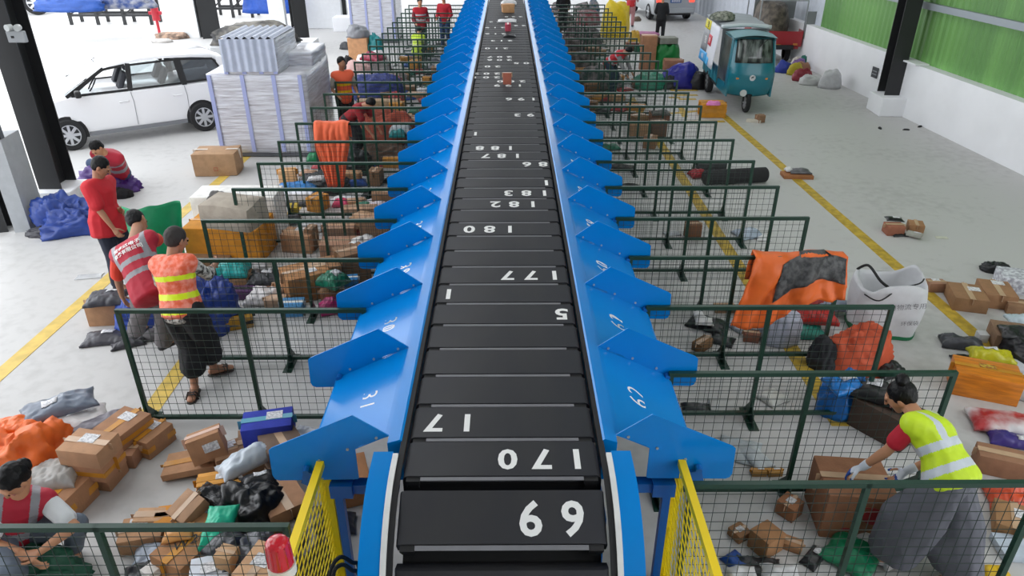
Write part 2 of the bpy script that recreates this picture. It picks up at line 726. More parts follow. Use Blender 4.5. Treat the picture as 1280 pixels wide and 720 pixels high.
def make_chute(sx):
    root = thing('sorting_chute', 'x', 'chute', (XC, F0, 0))
    q = MB()
    L = PITCHY - 0.012

    def fn(u, v):
        prof_ = [(0.672, 1.398), (0.70, 1.388), (1.20, 1.145), (1.215, 1.13), (1.22, 1.06)]
        x, z = prof_[round(u * 4)]
        return (sx * x, 0.006 + L * v, z)
    q.sheet(fn, 4, 1, 0.006)
    q.build('chute_plate', BLUE, root)
    q = MB()
    P = [(0.672, 1.402), (0.88, 1.556), (1.385, 1.315), (1.405, 1.295), (1.412, 1.10), (1.40, 1.07), (1.375, 1.058), (0.895, 1.065), (0.885, 1.075), (0.885, 1.30), (0.86, 1.325)]
    q.prism([V((sx * x, -0.004, z)) for x, z in P], (0, 0.007, 0))
    fin = q.build('divider_fin', BLUE, root)
    q = MB()
    for x in (0.75, 0.93, 1.11):
        z = 1.398 - (x - 0.672) * 0.48 + 0.03
        q.cyl((sx * x, -0.011, z), (sx * x, 0.008, z), 0.009, n=8)
    q.build('bolt', ZINC, fin)
    q = MB()
    q.prism([V((sx * 1.13, -0.03, 1.13)), V((sx * 1.21, -0.03, 1.15)), V((sx * 1.235, -0.03, 1.06)), V((sx * 1.17, -0.03, 1.02))], (0, 0.025, 0))
    q.cyl((sx * 1.19, -0.05, 1.16), (sx * 1.19, -0.01, 1.165), 0.02, n=8)
    q.build('hinge_bracket', BLUE2, root)
    return root


first = {1: 62, -1: 31}
for sx in (-1, 1):
    pr = make_chute(sx)
    for k in range(24):
        o = pr if k == 0 else dup(pr)
        o.location = (XC, F0 + k * PITCHY, 0)
        n = first[sx] - k
        side = 'right' if sx > 0 else 'left'
        grp = 'blue sorting chutes on the %s of the belt' % side
        if k < 5:
            lab = 'blue metal sorting chute with painted number %d, %s of the belt' % (n, side)
        else:
            lab = 'blue metal sorting chute %s of the belt, %d chutes beyond the one numbered %d' % (side, k, first[sx])
        tag(o, lab, 'chute', grp)
        if k < 12:
            # slope frame on the plate
            c = V((sx * 0.90, 0.50, 1.398 - (0.90 - 0.672) * 0.49 + 0.008))
            up = V((-sx, 0, 0.49)).normalized()
            xd = V((0, sx, 0))
            cf = c
            put_text('number', str(n), 0.19, WHITE, o, frame(cf, xd, up), spacing=1.15, bold=-0.001, shear=0.2, label='white hand-painted number %d' % n)

# ------------------------------------------------------------------ mesh fences


def make_fence(L=1.03, H=1.2, n=2):
    """panels run from x=0 to x=n*L"""
    root = thing('mesh_fence', 'x', 'fence')
    t = 0.034
    for i in range(n):
        x0 = i * L
        for nm, z in (('top_rail', H - t / 2), ('bottom_rail', .075)):
            q = MB()
            q.beam((x0, 0, z), (x0 + L, 0, z), t)
            q.build(nm, GREEN, root)
        q = MB()
        w = 0.003
        m = 14
        for j in range(1, m):
            x = x0 + L * j / m
            q.beam((x, 0.004, 0.075), (x, 0.004, H - t), w)
        m = 15
        for j in range(1, m):
            z = 0.075 + (H - 0.09) * j / m
            q.beam((x0, -0.002, z), (x0 + L, -0.002, z), w)
        q.build('wire_mesh', WIRE, root, fix=False)
    for i in range(n + 1):
        q = MB()
        q.beam((i * L, 0, 0.01), (i * L, 0, H), t)
        po = q.build('post', GREEN, root)
        q = MB()
        q.prism([V((i * L - 0.004, -0.17, 0)), V((i * L - 0.004, 0.17, 0)), V((i * L - 0.004, 0.02, 0.2)), V((i * L - 0.004, -0.02, 0.2))], (0.008, 0, 0))
        q.box((i * L, 0, 0.004), (0.09, 0.34, 0.008))
        q.build('foot', GREEN, po)
    return root


fp = make_fence()
used = False
ORD = ['nearest', 'second', 'third', 'fourth', 'fifth', 'sixth', 'seventh', 'eighth', 'ninth', 'tenth', 'eleventh', 'twelfth', 'thirteenth', 'fourteenth',
       'fifteenth', 'sixteenth', 'seventeenth', 'eighteenth', 'nineteenth', 'twentieth', 'twenty-first', 'twenty-second', 'twenty-third', 'twenty-fourth', 'twenty-fifth']
for side, ks in (('left', [None] + list(range(1, 23))), ('right', [None] + list(range(0, 23)))):
    for i, k in enumerate(ks):
        o = fp if not used else dup(fp)
        used = True
        if side == 'left':
            loc = (-1.22, 2.89, 0) if k is None else (-1.21, 4.305 + 0.968 * k, 0)
            rz = PI
        else:
            loc = (1.08, 3.20, 0) if k is None else (1.18, 4.33 + 0.972 * k, 0)
            rz = 0
        o.location = loc
        o.rotation_euler = (0, 0, rz)
        if k == 1 and side == 'left':
            lab = 'dark green mesh fence left of the belt, behind the legs of the man in black shorts'
            lab = 'dark green mesh fence left of the belt, in front of the man in black shorts'
        else:
            lab = 'dark green wire mesh fence on the %s of the belt, %s from the camera' % (side, ORD[i])
        tag(o, lab, 'fence', 'green mesh fences on the %s of the belt' % side)

# ------------------------------------------------------------------ yellow guards at the belt end
GH = 1.25


def expanded(q, y0, y1, z0, z1, w=0.0035):
    """slanting wire lattice in the plane x=0"""
    def seg(p, d, w2):
        # clip the line p + t d to the panel
        lo, hi = -9, 9
        for a, (m0, m1) in ((0, (y0, y1)), (1, (z0, z1))):
            if abs(d[a]) < 1e-6:
                continue
            t0, t1 = sorted(((m0 - p[a]) / d[a], (m1 - p[a]) / d[a]))
            lo, hi = max(lo, t0), min(hi, t1)
        if hi - lo > 1e-3:
            q.beam((0, p[0] + d[0] * lo, p[1] + d[1] * lo), (0, p[0] + d[0] * hi, p[1] + d[1] * hi), w2, w2 * 1.6, up=V((1, 0, 0)))
    k_ = z0 - .3
    while k_ < z1 + .3:
        seg((y0, k_), (1, .12), w)
        k_ += .062
    k_ = y0 - .4
    while k_ < y1 + .4:
        seg((k_, z0), (.2, 1), w)
        k_ += .08


def guard(x, y, label):
    g = thing('safety_barrier', label, 'guard', (x, y, 0), 0, 'yellow guards at the belt end')
    q = MB()
    # open-topped square tube post
    for a, b, c, d_ in ((0.036, 0, 0.007, 0.08), (-0.036, 0, 0.007, 0.08), (0, 0.036, 0.08, 0.007), (0, -0.036, 0.08, 0.007)):
        q.box((a, b, GH / 2), (c, d_, GH))
    q.build('post', YEL, g)
    q = MB(); q.beam((0, -0.03, GH - 0.06), (0, -1.6, GH - 0.06), 0.045); q.build('top_rail', YEL, g)
    q = MB(); q.beam((0, -0.03, 0.12), (0, -1.6, 0.12), 0.045); q.build('bottom_rail', YEL, g)
    q = MB(); q.box((0, -1.6, GH / 2), (0.06, 0.06, GH)); q.build('post', YEL, g)
    q = MB(); expanded(q, -1.57, -0.03, 0.14, GH - 0.08); q.build('expanded_mesh', YEL, g, fix=False)
    return g


pL = at(402, 562, GH); pR = at(849, 555, GH)
guard(pL.x, pL.y, 'yellow guard panel of expanded metal left of the belt end')
guard(pR.x, pR.y, 'yellow guard panel of expanded metal right of the belt end')
bz = at(349, 705, GH + 0.02)
RED = mat('red_lens', 'c01828', 0.15, coat=0.5)
o = thing('warning_light', 'red cylindrical warning beacon on top of the left yellow guard', 'beacon', (pL.x, bz.y, GH - 0.035))
q = MB(); q.cyl((0, 0, 0), (0, 0, 0.06), 0.07, n=20); q.build('base', mat('cream_plastic', 'd8d2c4', 0.5), o, smooth=True)
q = MB()
q.cyl((0, 0, 0.06), (0, 0, 0.20), 0.062, 0.056, n=20, caps=False)
for i in range(5):
    a0 = i / 5 * PI / 2; a1 = (i + 1) / 5 * PI / 2
    q.cyl((0, 0, 0.20 + 0.032 * math.sin(a0)), (0, 0, 0.20 + 0.032 * math.sin(a1)), 0.056 * math.cos(a0) + 1e-4, 0.056 * math.cos(a1) + 1e-4, n=20, caps=False)
for i in range(10):
    t = 2 * PI * i / 10
    q.beam((0.061 * math.cos(t), 0.061 * math.sin(t), 0.065), (0.056 * math.cos(t), 0.056 * math.sin(t), 0.20), 0.008)
q.build('lens', RED, o, smooth=True, fix=False)


def tube(name, pts, r, m, parent=None, label=None, cat=None, n=8, sub=6):
    P = [V(p) for p in pts]
    out = []
    for i in range(len(P) - 1):
        p0 = P[max(i - 1, 0)]; p1 = P[i]; p2 = P[i + 1]; p3 = P[min(i + 2, len(P) - 1)]
        for k_ in range(sub):
            t = k_ / sub
            out.append(0.5 * ((2 * p1) + (p2 - p0) * t + (2 * p0 - 5 * p1 + 4 * p2 - p3) * t * t + (3 * p1 - p0 - 3 * p2 + p3) * t ** 3))
    out.append(P[-1])
    q = MB()
    N = len(out) - 1
    fr = []
    up = V((0.13, 0.21, 1)).normalized()
    for i, p_ in enumerate(out):
        d_ = (out[min(i + 1, N)] - out[max(i - 1, 0)]).normalized()
        x = d_.cross(up).normalized()
        fr.append((p_, x, d_.cross(x)))
    q.grid(lambda u, v: fr[round(v * N)][0] + fr[round(v * N)][1] * r * math.cos(2 * PI * u) + fr[round(v * N)][2] * r * math.sin(2 * PI * u), n, N, closed_u=True)
    b = len(q.v)
    q.f.append(list(range(n))); q.m.append(0)
    q.f.append([N * n + i for i in range(n)]); q.m.append(0)
    o = q.build(name, m, parent, smooth='all')
    if label:
        tag(o, label, cat)
    return o


for i in range(2):
    a = at(412 + 4 * i, 722, 0.95); c = at(449, 712 + 10 * i, 0.85)
    m_ = at(424 + 3 * i, 697 + 9 * i, 1.0)
    tube('cable', [a - V((0, 0.1, 0.3)), a, m_, at(440, 703 + 10 * i, .93), c, c + V((0.0, -0.1, -.35))], 0.012, RUBBER, label='black cable looping beside the belt end, the %s one of two' % ('upper' if i == 0 else 'lower'), cat='cable')
# ------------------------------------------------------------------ parcels


def carton(px, py, size, rz, z0, color, label, tape=TAPE2, lab=True, tilt=(0, 0), name='carton', cat='carton', group=None, tapes=1, worn=0.004, lpos=(0.15, 0.1), P=None, side=False):
    w, d, h = size
    c = P if P is not None else at(px, py, z0 + h / 2)
    rz = math.radians(rz)
    root = thing(name, label, cat, (c.x, c.y, z0), 0, group)
    root.rotation_euler = (math.radians(tilt[0]), math.radians(tilt[1]), rz)
    r = random.Random(int(px * 7 + py * 13))
    q = MB()
    bm = bmesh.new()
    bmesh.ops.create_cube(bm, size=1)
    bmesh.ops.scale(bm, vec=(w, d, h), verts=bm.verts)
    bmesh.ops.subdivide_edges(bm, edges=bm.edges, cuts=2, use_grid_fill=True)
    for v in bm.verts:
        n = noise.noise_vector(v.co * 4 + V((px, py, 0)))
        v.co += n * worn
        k = abs(v.co.x) / w + abs(v.co.y) / d + abs(v.co.z) / h
        if k < 1.1:
            v.co += V((v.co.x, v.co.y, v.co.z)).normalized() * worn * 1.2
        v.co.z = max(v.co.z, -h / 2) + h / 2
    es = [e for e in bm.edges if e.calc_face_angle(0) > 0.6]
    bmesh.ops.bevel(bm, geom=es, offset=min(w, d, h) * 0.035, segments=2, profile=0.6, affect='EDGES')
    me = bpy.data.meshes.new('box')
    bm.to_mesh(me)
    bm.free()
    me.polygons.foreach_set('use_smooth', [True] * len(me.polygons))
    me.set_sharp_from_angle(angle=math.radians(50))
    me.materials.append(card(color))
    o = bpy.data.objects.new('box', me)
    COL.objects.link(o)
    o.parent = root
    if tapes:
        q = MB()
        tw = min(0.06, w * 0.22)
        e = worn * .5 + 0.003
        L, t = (w, d) if w >= d else (d, w)
        pts = [(-L / 2 - e, h * 0.62), (-L / 2 - e, h + e), (L / 2 + e, h + e), (L / 2 + e, h * 0.62)]
        if tape is TAPE and tapes > 1:
            pts[0] = (pts[0][0], h * .2)
            pts[3] = (pts[3][0], h * .2)
        for i in range(3):
            a, b = pts[i], pts[i + 1]
            if w >= d:
                q.beam((a[0], 0, a[1]), (b[0], 0, b[1]), tw, 0.002, up=V((0, 1, 0)) if i != 1 else V((0, 0, 1)))
            else:
                q.beam((0, a[0], a[1]), (0, b[0], b[1]), tw, 0.002, up=V((1, 0, 0)) if i != 1 else V((0, 0, 1)))
        q.box((0, 0, h + e - .0003), ((L if w >= d else tw), (tw if w >= d else L), 0.002))
        if tapes > 1:
            q.box((0, 0, h * .5), (w + 2 * e, d + 2 * e, h * .28))
        q.build('packing_tape', tape, root)
    if lab:
        q = MB()
        lw, lh = min(0.13, w * 0.45), min(0.10, d * 0.4)
        if side:
            q.box((w * lpos[0], -d / 2 - worn - 0.004, h * 0.55), (lw, 0.003, min(lh, h * .5)))
        else:
            q.box((w * lpos[0], d * lpos[1], h + worn + 0.004), (lw, lh, 0.003))
        q.build('shipping_label', LABEL, root)
    return root


def mailer(px, py, size, rz, z0, m, label, lab=True, tilt=(0, 0), name='mailer_bag', cat='parcel', group=None, wr=0.25, P=None, sharp=0.55, lpos=(.1, .1)):
    w, d, h = size
    c = P if P is not None else at(px, py, z0 + h / 2)
    root = thing(name, label, cat, (c.x, c.y, z0), 0, group)
    root.rotation_euler = (math.radians(tilt[0]), math.radians(tilt[1]), math.radians(rz))
    big = max(w, d) > 0.28 and py > 60
    nu, nv = (26, 20) if big else (12, 10)
    sd = V((px * 0.37, py * 0.21, 0))

    def prof(u, v, top):
        a, b = 2 * u - 1, 2 * v - 1
        f = (max(0, 1 - abs(a) ** 2.6) * max(0, 1 - abs(b) ** 2.6)) ** sharp
        x = w / 2 * a * (1 - 0.07 * (1 - b * b)) 
        y = d / 2 * b * (1 - 0.07 * (1 - a * a))
        p3 = V((x, y, 0)) * (3.2 / max(w, d))
        n = 1 - abs(noise.noise(p3 + sd)) * 2
        n2 = 1 - abs(noise.noise(p3 * 2.6 + sd * 1.3)) * 2
        e = noise.noise(p3 * 0.9 + sd * 2)
        x += w * 0.03 * noise.noise(p3 * 1.5 + sd * 3)
        y += d * 0.03 * noise.noise(p3 * 1.5 + sd * 4)
        if top:
            z = h * (0.14 + 0.86 * f * (0.8 + 0.35 * e + wr * 0.6 * (n - 0.4) + wr * 0.4 * (n2 - .4)))
            z += h * 0.16 * (1 - f) * (0.5 + n2)
        else:
            z = h * 0.10 * (1 - f)
        return x, y, max(z, 0.0015 if not top else 0.006)
    q = MB()
    q.grid(lambda u, v: prof(u, v, True), nu, nv)
    b = len(q.v)
    q.grid(lambda u, v: prof(u, v, False), nu, nv)
    w_ = nu + 1
    for i in range(nu):
        q.f.append([i, b + i, b + i + 1, i + 1]); q.m.append(0)
        k = nv * w_ + i
        q.f.append([k + 1, b + k + 1, b + k, k]); q.m.append(0)
    for j in range(nv):
        k = j * w_
        q.f.append([k + w_, b + k + w_, b + k, k]); q.m.append(0)
        k = j * w_ + nu
        q.f.append([k, b + k, b + k + w_, k + w_]); q.m.append(0)
    q.build('bag', m, root, smooth='all')
    if lab:
        q = MB()
        lw, lh = min(0.13, w * .4), min(0.1, d * .4)
        u0, v0 = .5 + lpos[0], .5 + lpos[1]

        def fl(u, v):
            x, y, z = prof(u0 + (u - .5) * lw / w, v0 + (v - .5) * lh / d, True)
            return (x, y, z + 0.006)
        q.sheet(fl, 4, 4, 0.002)
        q.build('shipping_label', LABEL, root, smooth='all')
    return root


def heap(px, py, size, rz, m, label, name='tarpaulin_heap', cat='tarpaulin', z0=0.0, seed=1, fold=0.28, freq=2.2, p=0.6, group=None, nu=56, nv=22, tilt=(0, 0), P=None, mats2=None, top=None):
    """crumpled cloth or sack: a closed lump resting on the floor with creased folds"""
    w, d, h = size
    c = P if P is not None else at(px, py, z0 + h * 0.4)
    if py < 110:
        nu, nv = nu // 2, nv // 2
    root = thing(name, label, cat, (c.x, c.y, z0), 0, group)
    root.rotation_euler = (math.radians(tilt[0]), math.radians(tilt[1]), math.radians(rz))
    sd = V((seed * 3.7, seed * 1.9, seed * 0.7))

    def fn(u, v):
        a = 2 * PI * u
        t = v * PI / 2
        # v=0 floor rim, v=1 top
        r = math.cos(t) ** p
        zz = math.sin(t) ** 0.85
        q_ = V((math.cos(a) * r, math.sin(a) * r, zz))
        n1 = 1 - 2 * abs(noise.noise(q_ * freq + sd))
        n2 = 1 - 2 * abs(noise.noise(q_ * freq * 2.3 + sd * 2))
        lo = noise.noise(q_ * 1.1 + sd * 3)
        k = 1 + fold * (0.55 * lo + 0.5 * (n1 - 0.4) + 0.3 * (n2 - 0.4))
        x = w / 2 * q_.x * k
        y = d / 2 * q_.y * k
        z = h * zz * (1 + fold * (0.9 * lo + 0.5 * (n1 - .4) + 0.25 * (n2 - .4)))
        if top:
            z *= top(a, r)
        return (x, y, max(z, 0))
    q = MB()
    q.grid(fn, nu, nv, closed_u=True)
    q.f.append(list(range(nu))); q.m.append(0)
    q.build('fabric', m, root, smooth='all')
    return root


# ---- left foreground piles
carton(172 - 20, 585, (.33, .25, .17), -8, 0.0, 'a87c5c', 'lowest brown carton of the stack left of the aisle, below the taped one', lab=False, P=at(125, 592, .06))
carton(120, 580, (.34, .26, .15), -8, 0.172, 'b08060', 'middle carton of the stack, wrapped with yellow-brown tape', tape=TAPE, tapes=2, lab=False, P=at(119, 578, .25))
carton(112, 556, (.35, .27, .15), -10, 0.33, 'b58a68', 'top carton of the stack beside the purple bag, with white label', P=at(112, 560, .41), lpos=(0, .1))
carton(152, 562, (.30, .24, .14), 0, 0.0, 'a2765a', 'brown carton under the labelled one behind the stack of three', lab=False, P=at(153, 566, .07))
carton(157, 537, (.30, .34, .15), -22, 0.145, 'a67a5a', 'brown carton with white label and yellow tape, at the back of the left pile', tape=TAPE, tapes=2, P=at(155, 535, .22), lpos=(0, .18))
carton(190, 548, (.22, .30, .18), -22, 0, 'a87c5a', 'brown carton with white label standing apart beside the fence foot', tape=TAPE, tapes=2, lpos=(-.1, .2))
carton(85, 620, (.26, .32, .22), -12, 0, 'a87a58', 'brown carton with white label behind the crouching woman', tape=TAPE, tapes=2, lpos=(-.15, .2))
mailer(66, 590, (.36, .32, .16), 12, 0.2, film('a9a7a3'), 'crumpled grey plastic bag between the orange sack and the carton', lab=False)
mailer(15, 530, (.3, .25, .1), 12, 0.3, film('f07028'), 'orange plastic flap lying on top of the orange sack', lab=False, name='plastic_bag')
heap(30, 570, (.75, .7, .42), 0, film('e66a22', .5), 'large orange woven sack behind the crouching woman', name='woven_sack', cat='sack', seed=3, fold=.35)
carton(60, 545, (.6, .5, .16), 10, 0, '9c7458', 'wide flat carton under the grey and clear garment bags', lab=False)
mailer(88, 528, (.62, .36, .13), 38, 0.17, film('e2dede', .2), 'clear plastic bag of grey clothes lying beside the blue-grey one', lab=False)
mailer(118, 530, (.5, .2, .10), 42, 0.2, film('77737c', .3), 'dark grey clothes in a clear bag, between the white and purple ones', lab=False)
mailer(126, 545, (.48, .14, .08), 42, 0.22, film('5b3a86', .3), 'purple plastic bag at the right edge of the garment bags', lab=False)
mailer(72, 505, (.58, .30, .12), 34, 0.31, film('6d7787', .3), 'slate blue plastic mailer with white label, topmost of the garment bags', lpos=(-.1, 0))

# ---- bottom-left pile beside the warning light
carton(262, 557, (.27, .19, .22), 22, 0.16, 'b0825f', 'tan carton with side label, tilted on top of the flat yellow-taped box', side=True, tilt=(-14, -10), tape=mat('pink_tape', 'e0c0b0', .3))
carton(240, 578, (.42, .28, .06), 10, 0.04, 'b98c68', 'flat tan box with yellow tape under the tilted carton', tape=TAPE, lab=False, tilt=(0, -6))
carton(290, 572, (.26, .22, .2), 30, 0.0, '9a7354', 'brown carton with label between the tilted carton and the white bag', lpos=(0, .2))
carton(336, 535, (.40, .26, .2), 12, 0.22, '2a3aa8', 'blue glossy printed box lying in front of the first fence', name='printed_box', cat='box', tape=mat('teal_print', '5aa0b8', .3))
carton(335, 560, (.45, .35, .22), 18, 0.0, '8a6a50', 'brown carton beneath the blue printed box', lab=False)
mailer(308, 572, (.46, .2, .15), 44, 0.25, film('cdd6e0', .3), 'plump white plastic mailer leaning over the pile', lab=False)
carton(352, 560, (.3, .34, .26), 34, 0.1, '7a6455', 'dark brown box half hidden by the blue chute divider', lab=False)
mailer(385, 545, (.36, .24, .1), -20, 0.12, film('bcc0c8', .25), 'pale grey bag against the foot of the first fence near the blue box', lab=False)
carton(270, 602, (.26, .15, .08), 15, 0.18, 'd99a48', 'yellow-taped small box with white label on the pile', tape=TAPE, tapes=2, lpos=(.25, 0))
carton(305, 608, (.22, .11, .08), 22, 0.2, 'c08a38', 'long mustard box under the black bag', tape=TAPE, lab=False)
mailer(322, 597, (.26, .15, .08), 25, 0.27, film('1e1f24', .3), 'shiny black bag with white label on the mustard box')
mailer(268, 618, (.34, .2, .12), -24, 0.24, film('18191d', .25), 'shiny black plastic bag above the mint green bag', lab=False)
carton(350, 625, (.30, .5, .22), 36, 0.06, 'b98a68', 'large tan carton wedged beneath the blue chute divider', lab=False)
heap(318, 640, (.55, .5, .36), 0, film('131418', .3), 'big black plastic sack in the middle of the pile', name='plastic_sack', cat='sack', seed=5, fold=.3)
carton(238, 634, (.2, .22, .1), -34, 0.24, 'b08a6c', 'small worn tan box leaning on the mint green bag', lab=False, tilt=(20, 0))
mailer(273, 654, (.21, .34, .12), 3, 0.32, film('1fb892', .35), 'mint green plastic bag on top of the black sack', lab=False, tilt=(14, 0))
carton(197, 650, (.30, .14, .12), 2, 0.04, 'c39a76', 'long flat tan box just behind the near fence', lab=False)
carton(180, 668, (.30, .24, .14), 12, 0.0, 'b58a66', 'tan carton with white label at the left edge of the pile', lpos=(-.1, .2))
carton(215, 652, (.2, .2, .16), 10, 0.0, 'cf8b34', 'orange-taped box behind the labelled tan carton', tape=TAPE, tapes=2, lab=False)
mailer(194, 692, (.32, .24, .12), 14, 0.0, film('aab4c4', .25), 'translucent bluish white mailer behind the near fence', lab=False)
carton(222, 690, (.10, .5, .06), -34, 0.12, 'e0dcd8', 'long narrow white box slanting across the pile', lab=False, name='narrow_box', cat='box', tape=WHITE, tapes=0)
cw = carton(243, 690, (.30, .46, .26), -26, 0.0, 'ad7c54', 'big brown carton with black handwriting on its side', tape=TAPE, lab=False)
put_text('handwriting', 'W2/4', 0.11, BLACKINK, cw, frame((0.02, -.02, .27), (0.5, 0.86, 0), (-0.86, 0.5, 0)), shear=.4)
mailer(222, 664, (.2, .16, .06), 14, 0.27, film('d89a5a', .4), 'orange and white envelope on the carton with handwriting')
carton(262, 712, (.24, .22, .03), 16, 0.30, 'd6dae2', 'white document envelope in front of the brown carton', name='document_envelope', cat='envelope', tapes=0, lab=True, lpos=(0, 0))
mailer(178, 716, (.26, .22, .12), 20, 0.0, film('26282c', .3), 'black plastic bag at the bottom left corner of the pile', lab=False)
mailer(288, 680, (.3, .26, .14), -30, 0.28, film('2b2c33', .28), 'dark glossy bag leaning below the mint green bag', lab=False)
mailer(318, 682, (.3, .3, .14), 28, 0.28, film('4a4c54', .3), 'grey plastic bag just left of the warning light', lab=False)
mailer(296, 708, (.26, .26, .16), 10, 0.2, film('25262c', .3), 'black bag with a shiny bulge beside the white envelope', lab=False)
carton(330, 712, (.26, .3, .16), -18, 0.26, 'd0a47c', 'light tan carton with white label under the warning light', lpos=(0, 0))
carton(285, 700, (.12, .12, .16), -14, 0.28, 'c29a72', 'little tan box beside the white document envelope', lab=False)
heap(388, 680, (.42, .6, .26), 0, film('5a5652', .5), 'grey crumpled bag seen through the yellow mesh', name='crumpled_bag', cat='bag', seed=9)
carton(441, 600, (.26, .42, .18), 18, 0.0, 'b07a50', 'brown carton on the floor between the chute and the belt end', lab=False)
mailer(424, 652, (.24, .2, .12), 10, 0.0, film('3a3d48', .4), 'dark grey bag beside the belt leg', lab=False)
P_ = at(280, 690, 0)
heap(275, 675, (.9, .9, .13), 0, film('3b3c42', .35), 'low layer of dark bags under the near left pile', name='plastic_sack', cat='sack', seed=21, fold=.25)

# ---- left, beside the bending men
carton(132, 388, (.34, .22, .28), 6, 0, 'b08562', 'brown carton under the dark mailer, left of the bending man', lab=False)
mailer(133, 370, (.42, .34, .12), 10, .28, film('3a3a42', .4), 'dark grey mailer on top of the brown carton', lpos=(.15, .2))
mailer(132, 420, (.46, .30, .09), 12, 0, film('3f3e45', .45), 'dark grey mailer with white label flat on the floor', lpos=(.05, .15))
mailer(160, 428, (.34, .14, .08), 26, 0, film('34333a', .4), 'narrow dark mailer on the floor beside the labelled one', lab=False)
mailer(172, 425, (.3, .1, .07), 34, 0, film('2e2d33', .4), 'thin dark mailer nearest the fence post', lab=False)
heap(168, 395, (.4, .45, .3), 0, film('2f4fa8', .45), 'blue plastic sack beneath the bending man', name='plastic_sack', cat='sack', seed=12)
mailer(176, 416, (.4, .2, .12), 0, 0, film('4c484a', .5), 'dark brown bag at the feet of the bending man', lab=False)
heap(262, 385, (.55, .6, .5), 0, film('1e3c8c', .35), 'dark blue plastic sack beside the man in black shorts', name='plastic_sack', cat='sack', seed=14, fold=.35)
carton(291, 401, (.42, .2, .14), 20, 0, 'b98a2a', 'yellow and black taped parcel in front of the second fence', tape=BLACKINK, tapes=2, lab=False, name='taped_parcel', cat='parcel')
carton(289, 296, (1.0, .62, .48), -4, 0, 'd18a22', 'large orange tape-wrapped crate left of the fences', tape=TAPE, lab=False, name='wrapped_crate', cat='crate')
carton(270, 285, (1.15, .5, .65), 0, 0, 'e6e4e0', 'white foam box behind the orange crate', tapes=0, lab=False, name='foam_box', cat='box', P=at(283, 290, .3) + V((0, .62, 0)))
carton(296, 275, (.66, .45, .3), -14, 0.68, 'a49a8c', 'grey plastic-wrapped bundle on top of the foam box', tapes=0, lab=False, name='wrapped_bundle', cat='bundle', worn=.03, P=at(293, 268, .8))
mailer(257, 267, (.22, .2, .12), 0, .66, film('4a4644', .4), 'small dark bundle at the left end of the foam box', lab=False, P=at(268, 285, .5) + V((-.15, .62, 0)))
carton(262, 322, (.62, .3, .12), 0, .0, '8f6f52', 'brown parcel in front of the orange crate beside the man in black shorts', lab=False)

c_ = carton(273, 201, (.72, .50, .40), 4, 0, 'b08c6a', 'large worn brown carton standing alone on the yellow line', tape=mat('pale_tape', 'd8cfc4', .3), lab=False, worn=.02)
put_text('red_mark', '口', .09, mat('faded_red_ink', 'a84a3a', .7), c_, frame((0.02, -.275, .13), (1, 0, 0), (0, 0, 1)))

# bay 2 left (y 320..450)
mailer(285, 334, (.5, .32, .2), 6, .16, film('1b9c98', .3), 'teal plastic bag on brown boxes near the man in black shorts', lpos=(.1, .2))
carton(292, 350, (.42, .3, .16), 3, 0, '96704f', 'brown box under the teal bag', lpos=(.1, .1))
carton(300, 366, (.36, .16, .12), 0, 0, '4a2a52', 'dark purple box in front of the teal bag', lab=False, name='printed_box', cat='box', tape=BLACKINK)
carton(317, 333, (.3, .2, .05), 10, .02, 'd8d8da', 'white flat envelope right of the teal bag', tapes=0, name='document_envelope', cat='envelope', lab=True)
mailer(330, 345, (.42, .34, .14), 8, .05, film('33343a', .35), 'black mailer behind the white crumpled bag')
mailer(330, 368, (.42, .36, .16), 0, 0, film('e4e0e0', .4), 'white crumpled bag in the second left bay', lab=False, wr=.5)
carton(352, 352, (.24, .3, .1), -20, 0, 'c79a7a', 'pink-tan flat box beside the big carton', lab=False)
carton(345, 377, (.24, .16, .12), 6, 0, 'c7a488', 'small pale box in front of the white crumpled bag', lab=False)
carton(383, 352, (.52, .42, .34), 30, 0, 'ac7a4c', 'big brown carton lying at an angle in the second left bay', lpos=(.1, -.2))
carton(402, 335, (.42, .34, .14), 24, .2, 'a07550', 'brown carton behind the big angled one', lab=False)
carton(440, 330, (.36, .34, .42), 32, 0, '8e6b4e', 'upright brown carton close to the chute numbered 29', lab=False)
mailer(416, 347, (.3, .28, .2), -30, .24, film('117a5c', .3), 'dark green plastic bag with white label on the carton')
carton(439, 352, (.16, .16, .12), 10, .12, '2a7cb8', 'small sky blue box right of the dark green bag', name='printed_box', cat='box', lab=False, tape=WHITE)
mailer(444, 308, (.3, .2, .12), 30, .3, film('dfe2e4', .3), 'white plastic bag near the tip of a chute divider', lab=False)
carton(414, 367, (.24, .14, .1), 10, .08, 'a67c56', 'round-ended brown box behind the magenta bag', lab=False)
mailer(416, 380, (.32, .22, .2), 20, 0, film('b3246c', .4), 'magenta bag beside the second fence', lab=False)
carton(366, 384, (.25, .22, .14), 4, 0, '4f93c8', 'light blue box behind the second fence', name='printed_box', cat='box', lab=False, tape=WHITE)
mailer(390, 384, (.25, .15, .07), 0, 0, film('dcdcdc', .4), 'small white bag between the light blue box and magenta bag', lab=False)
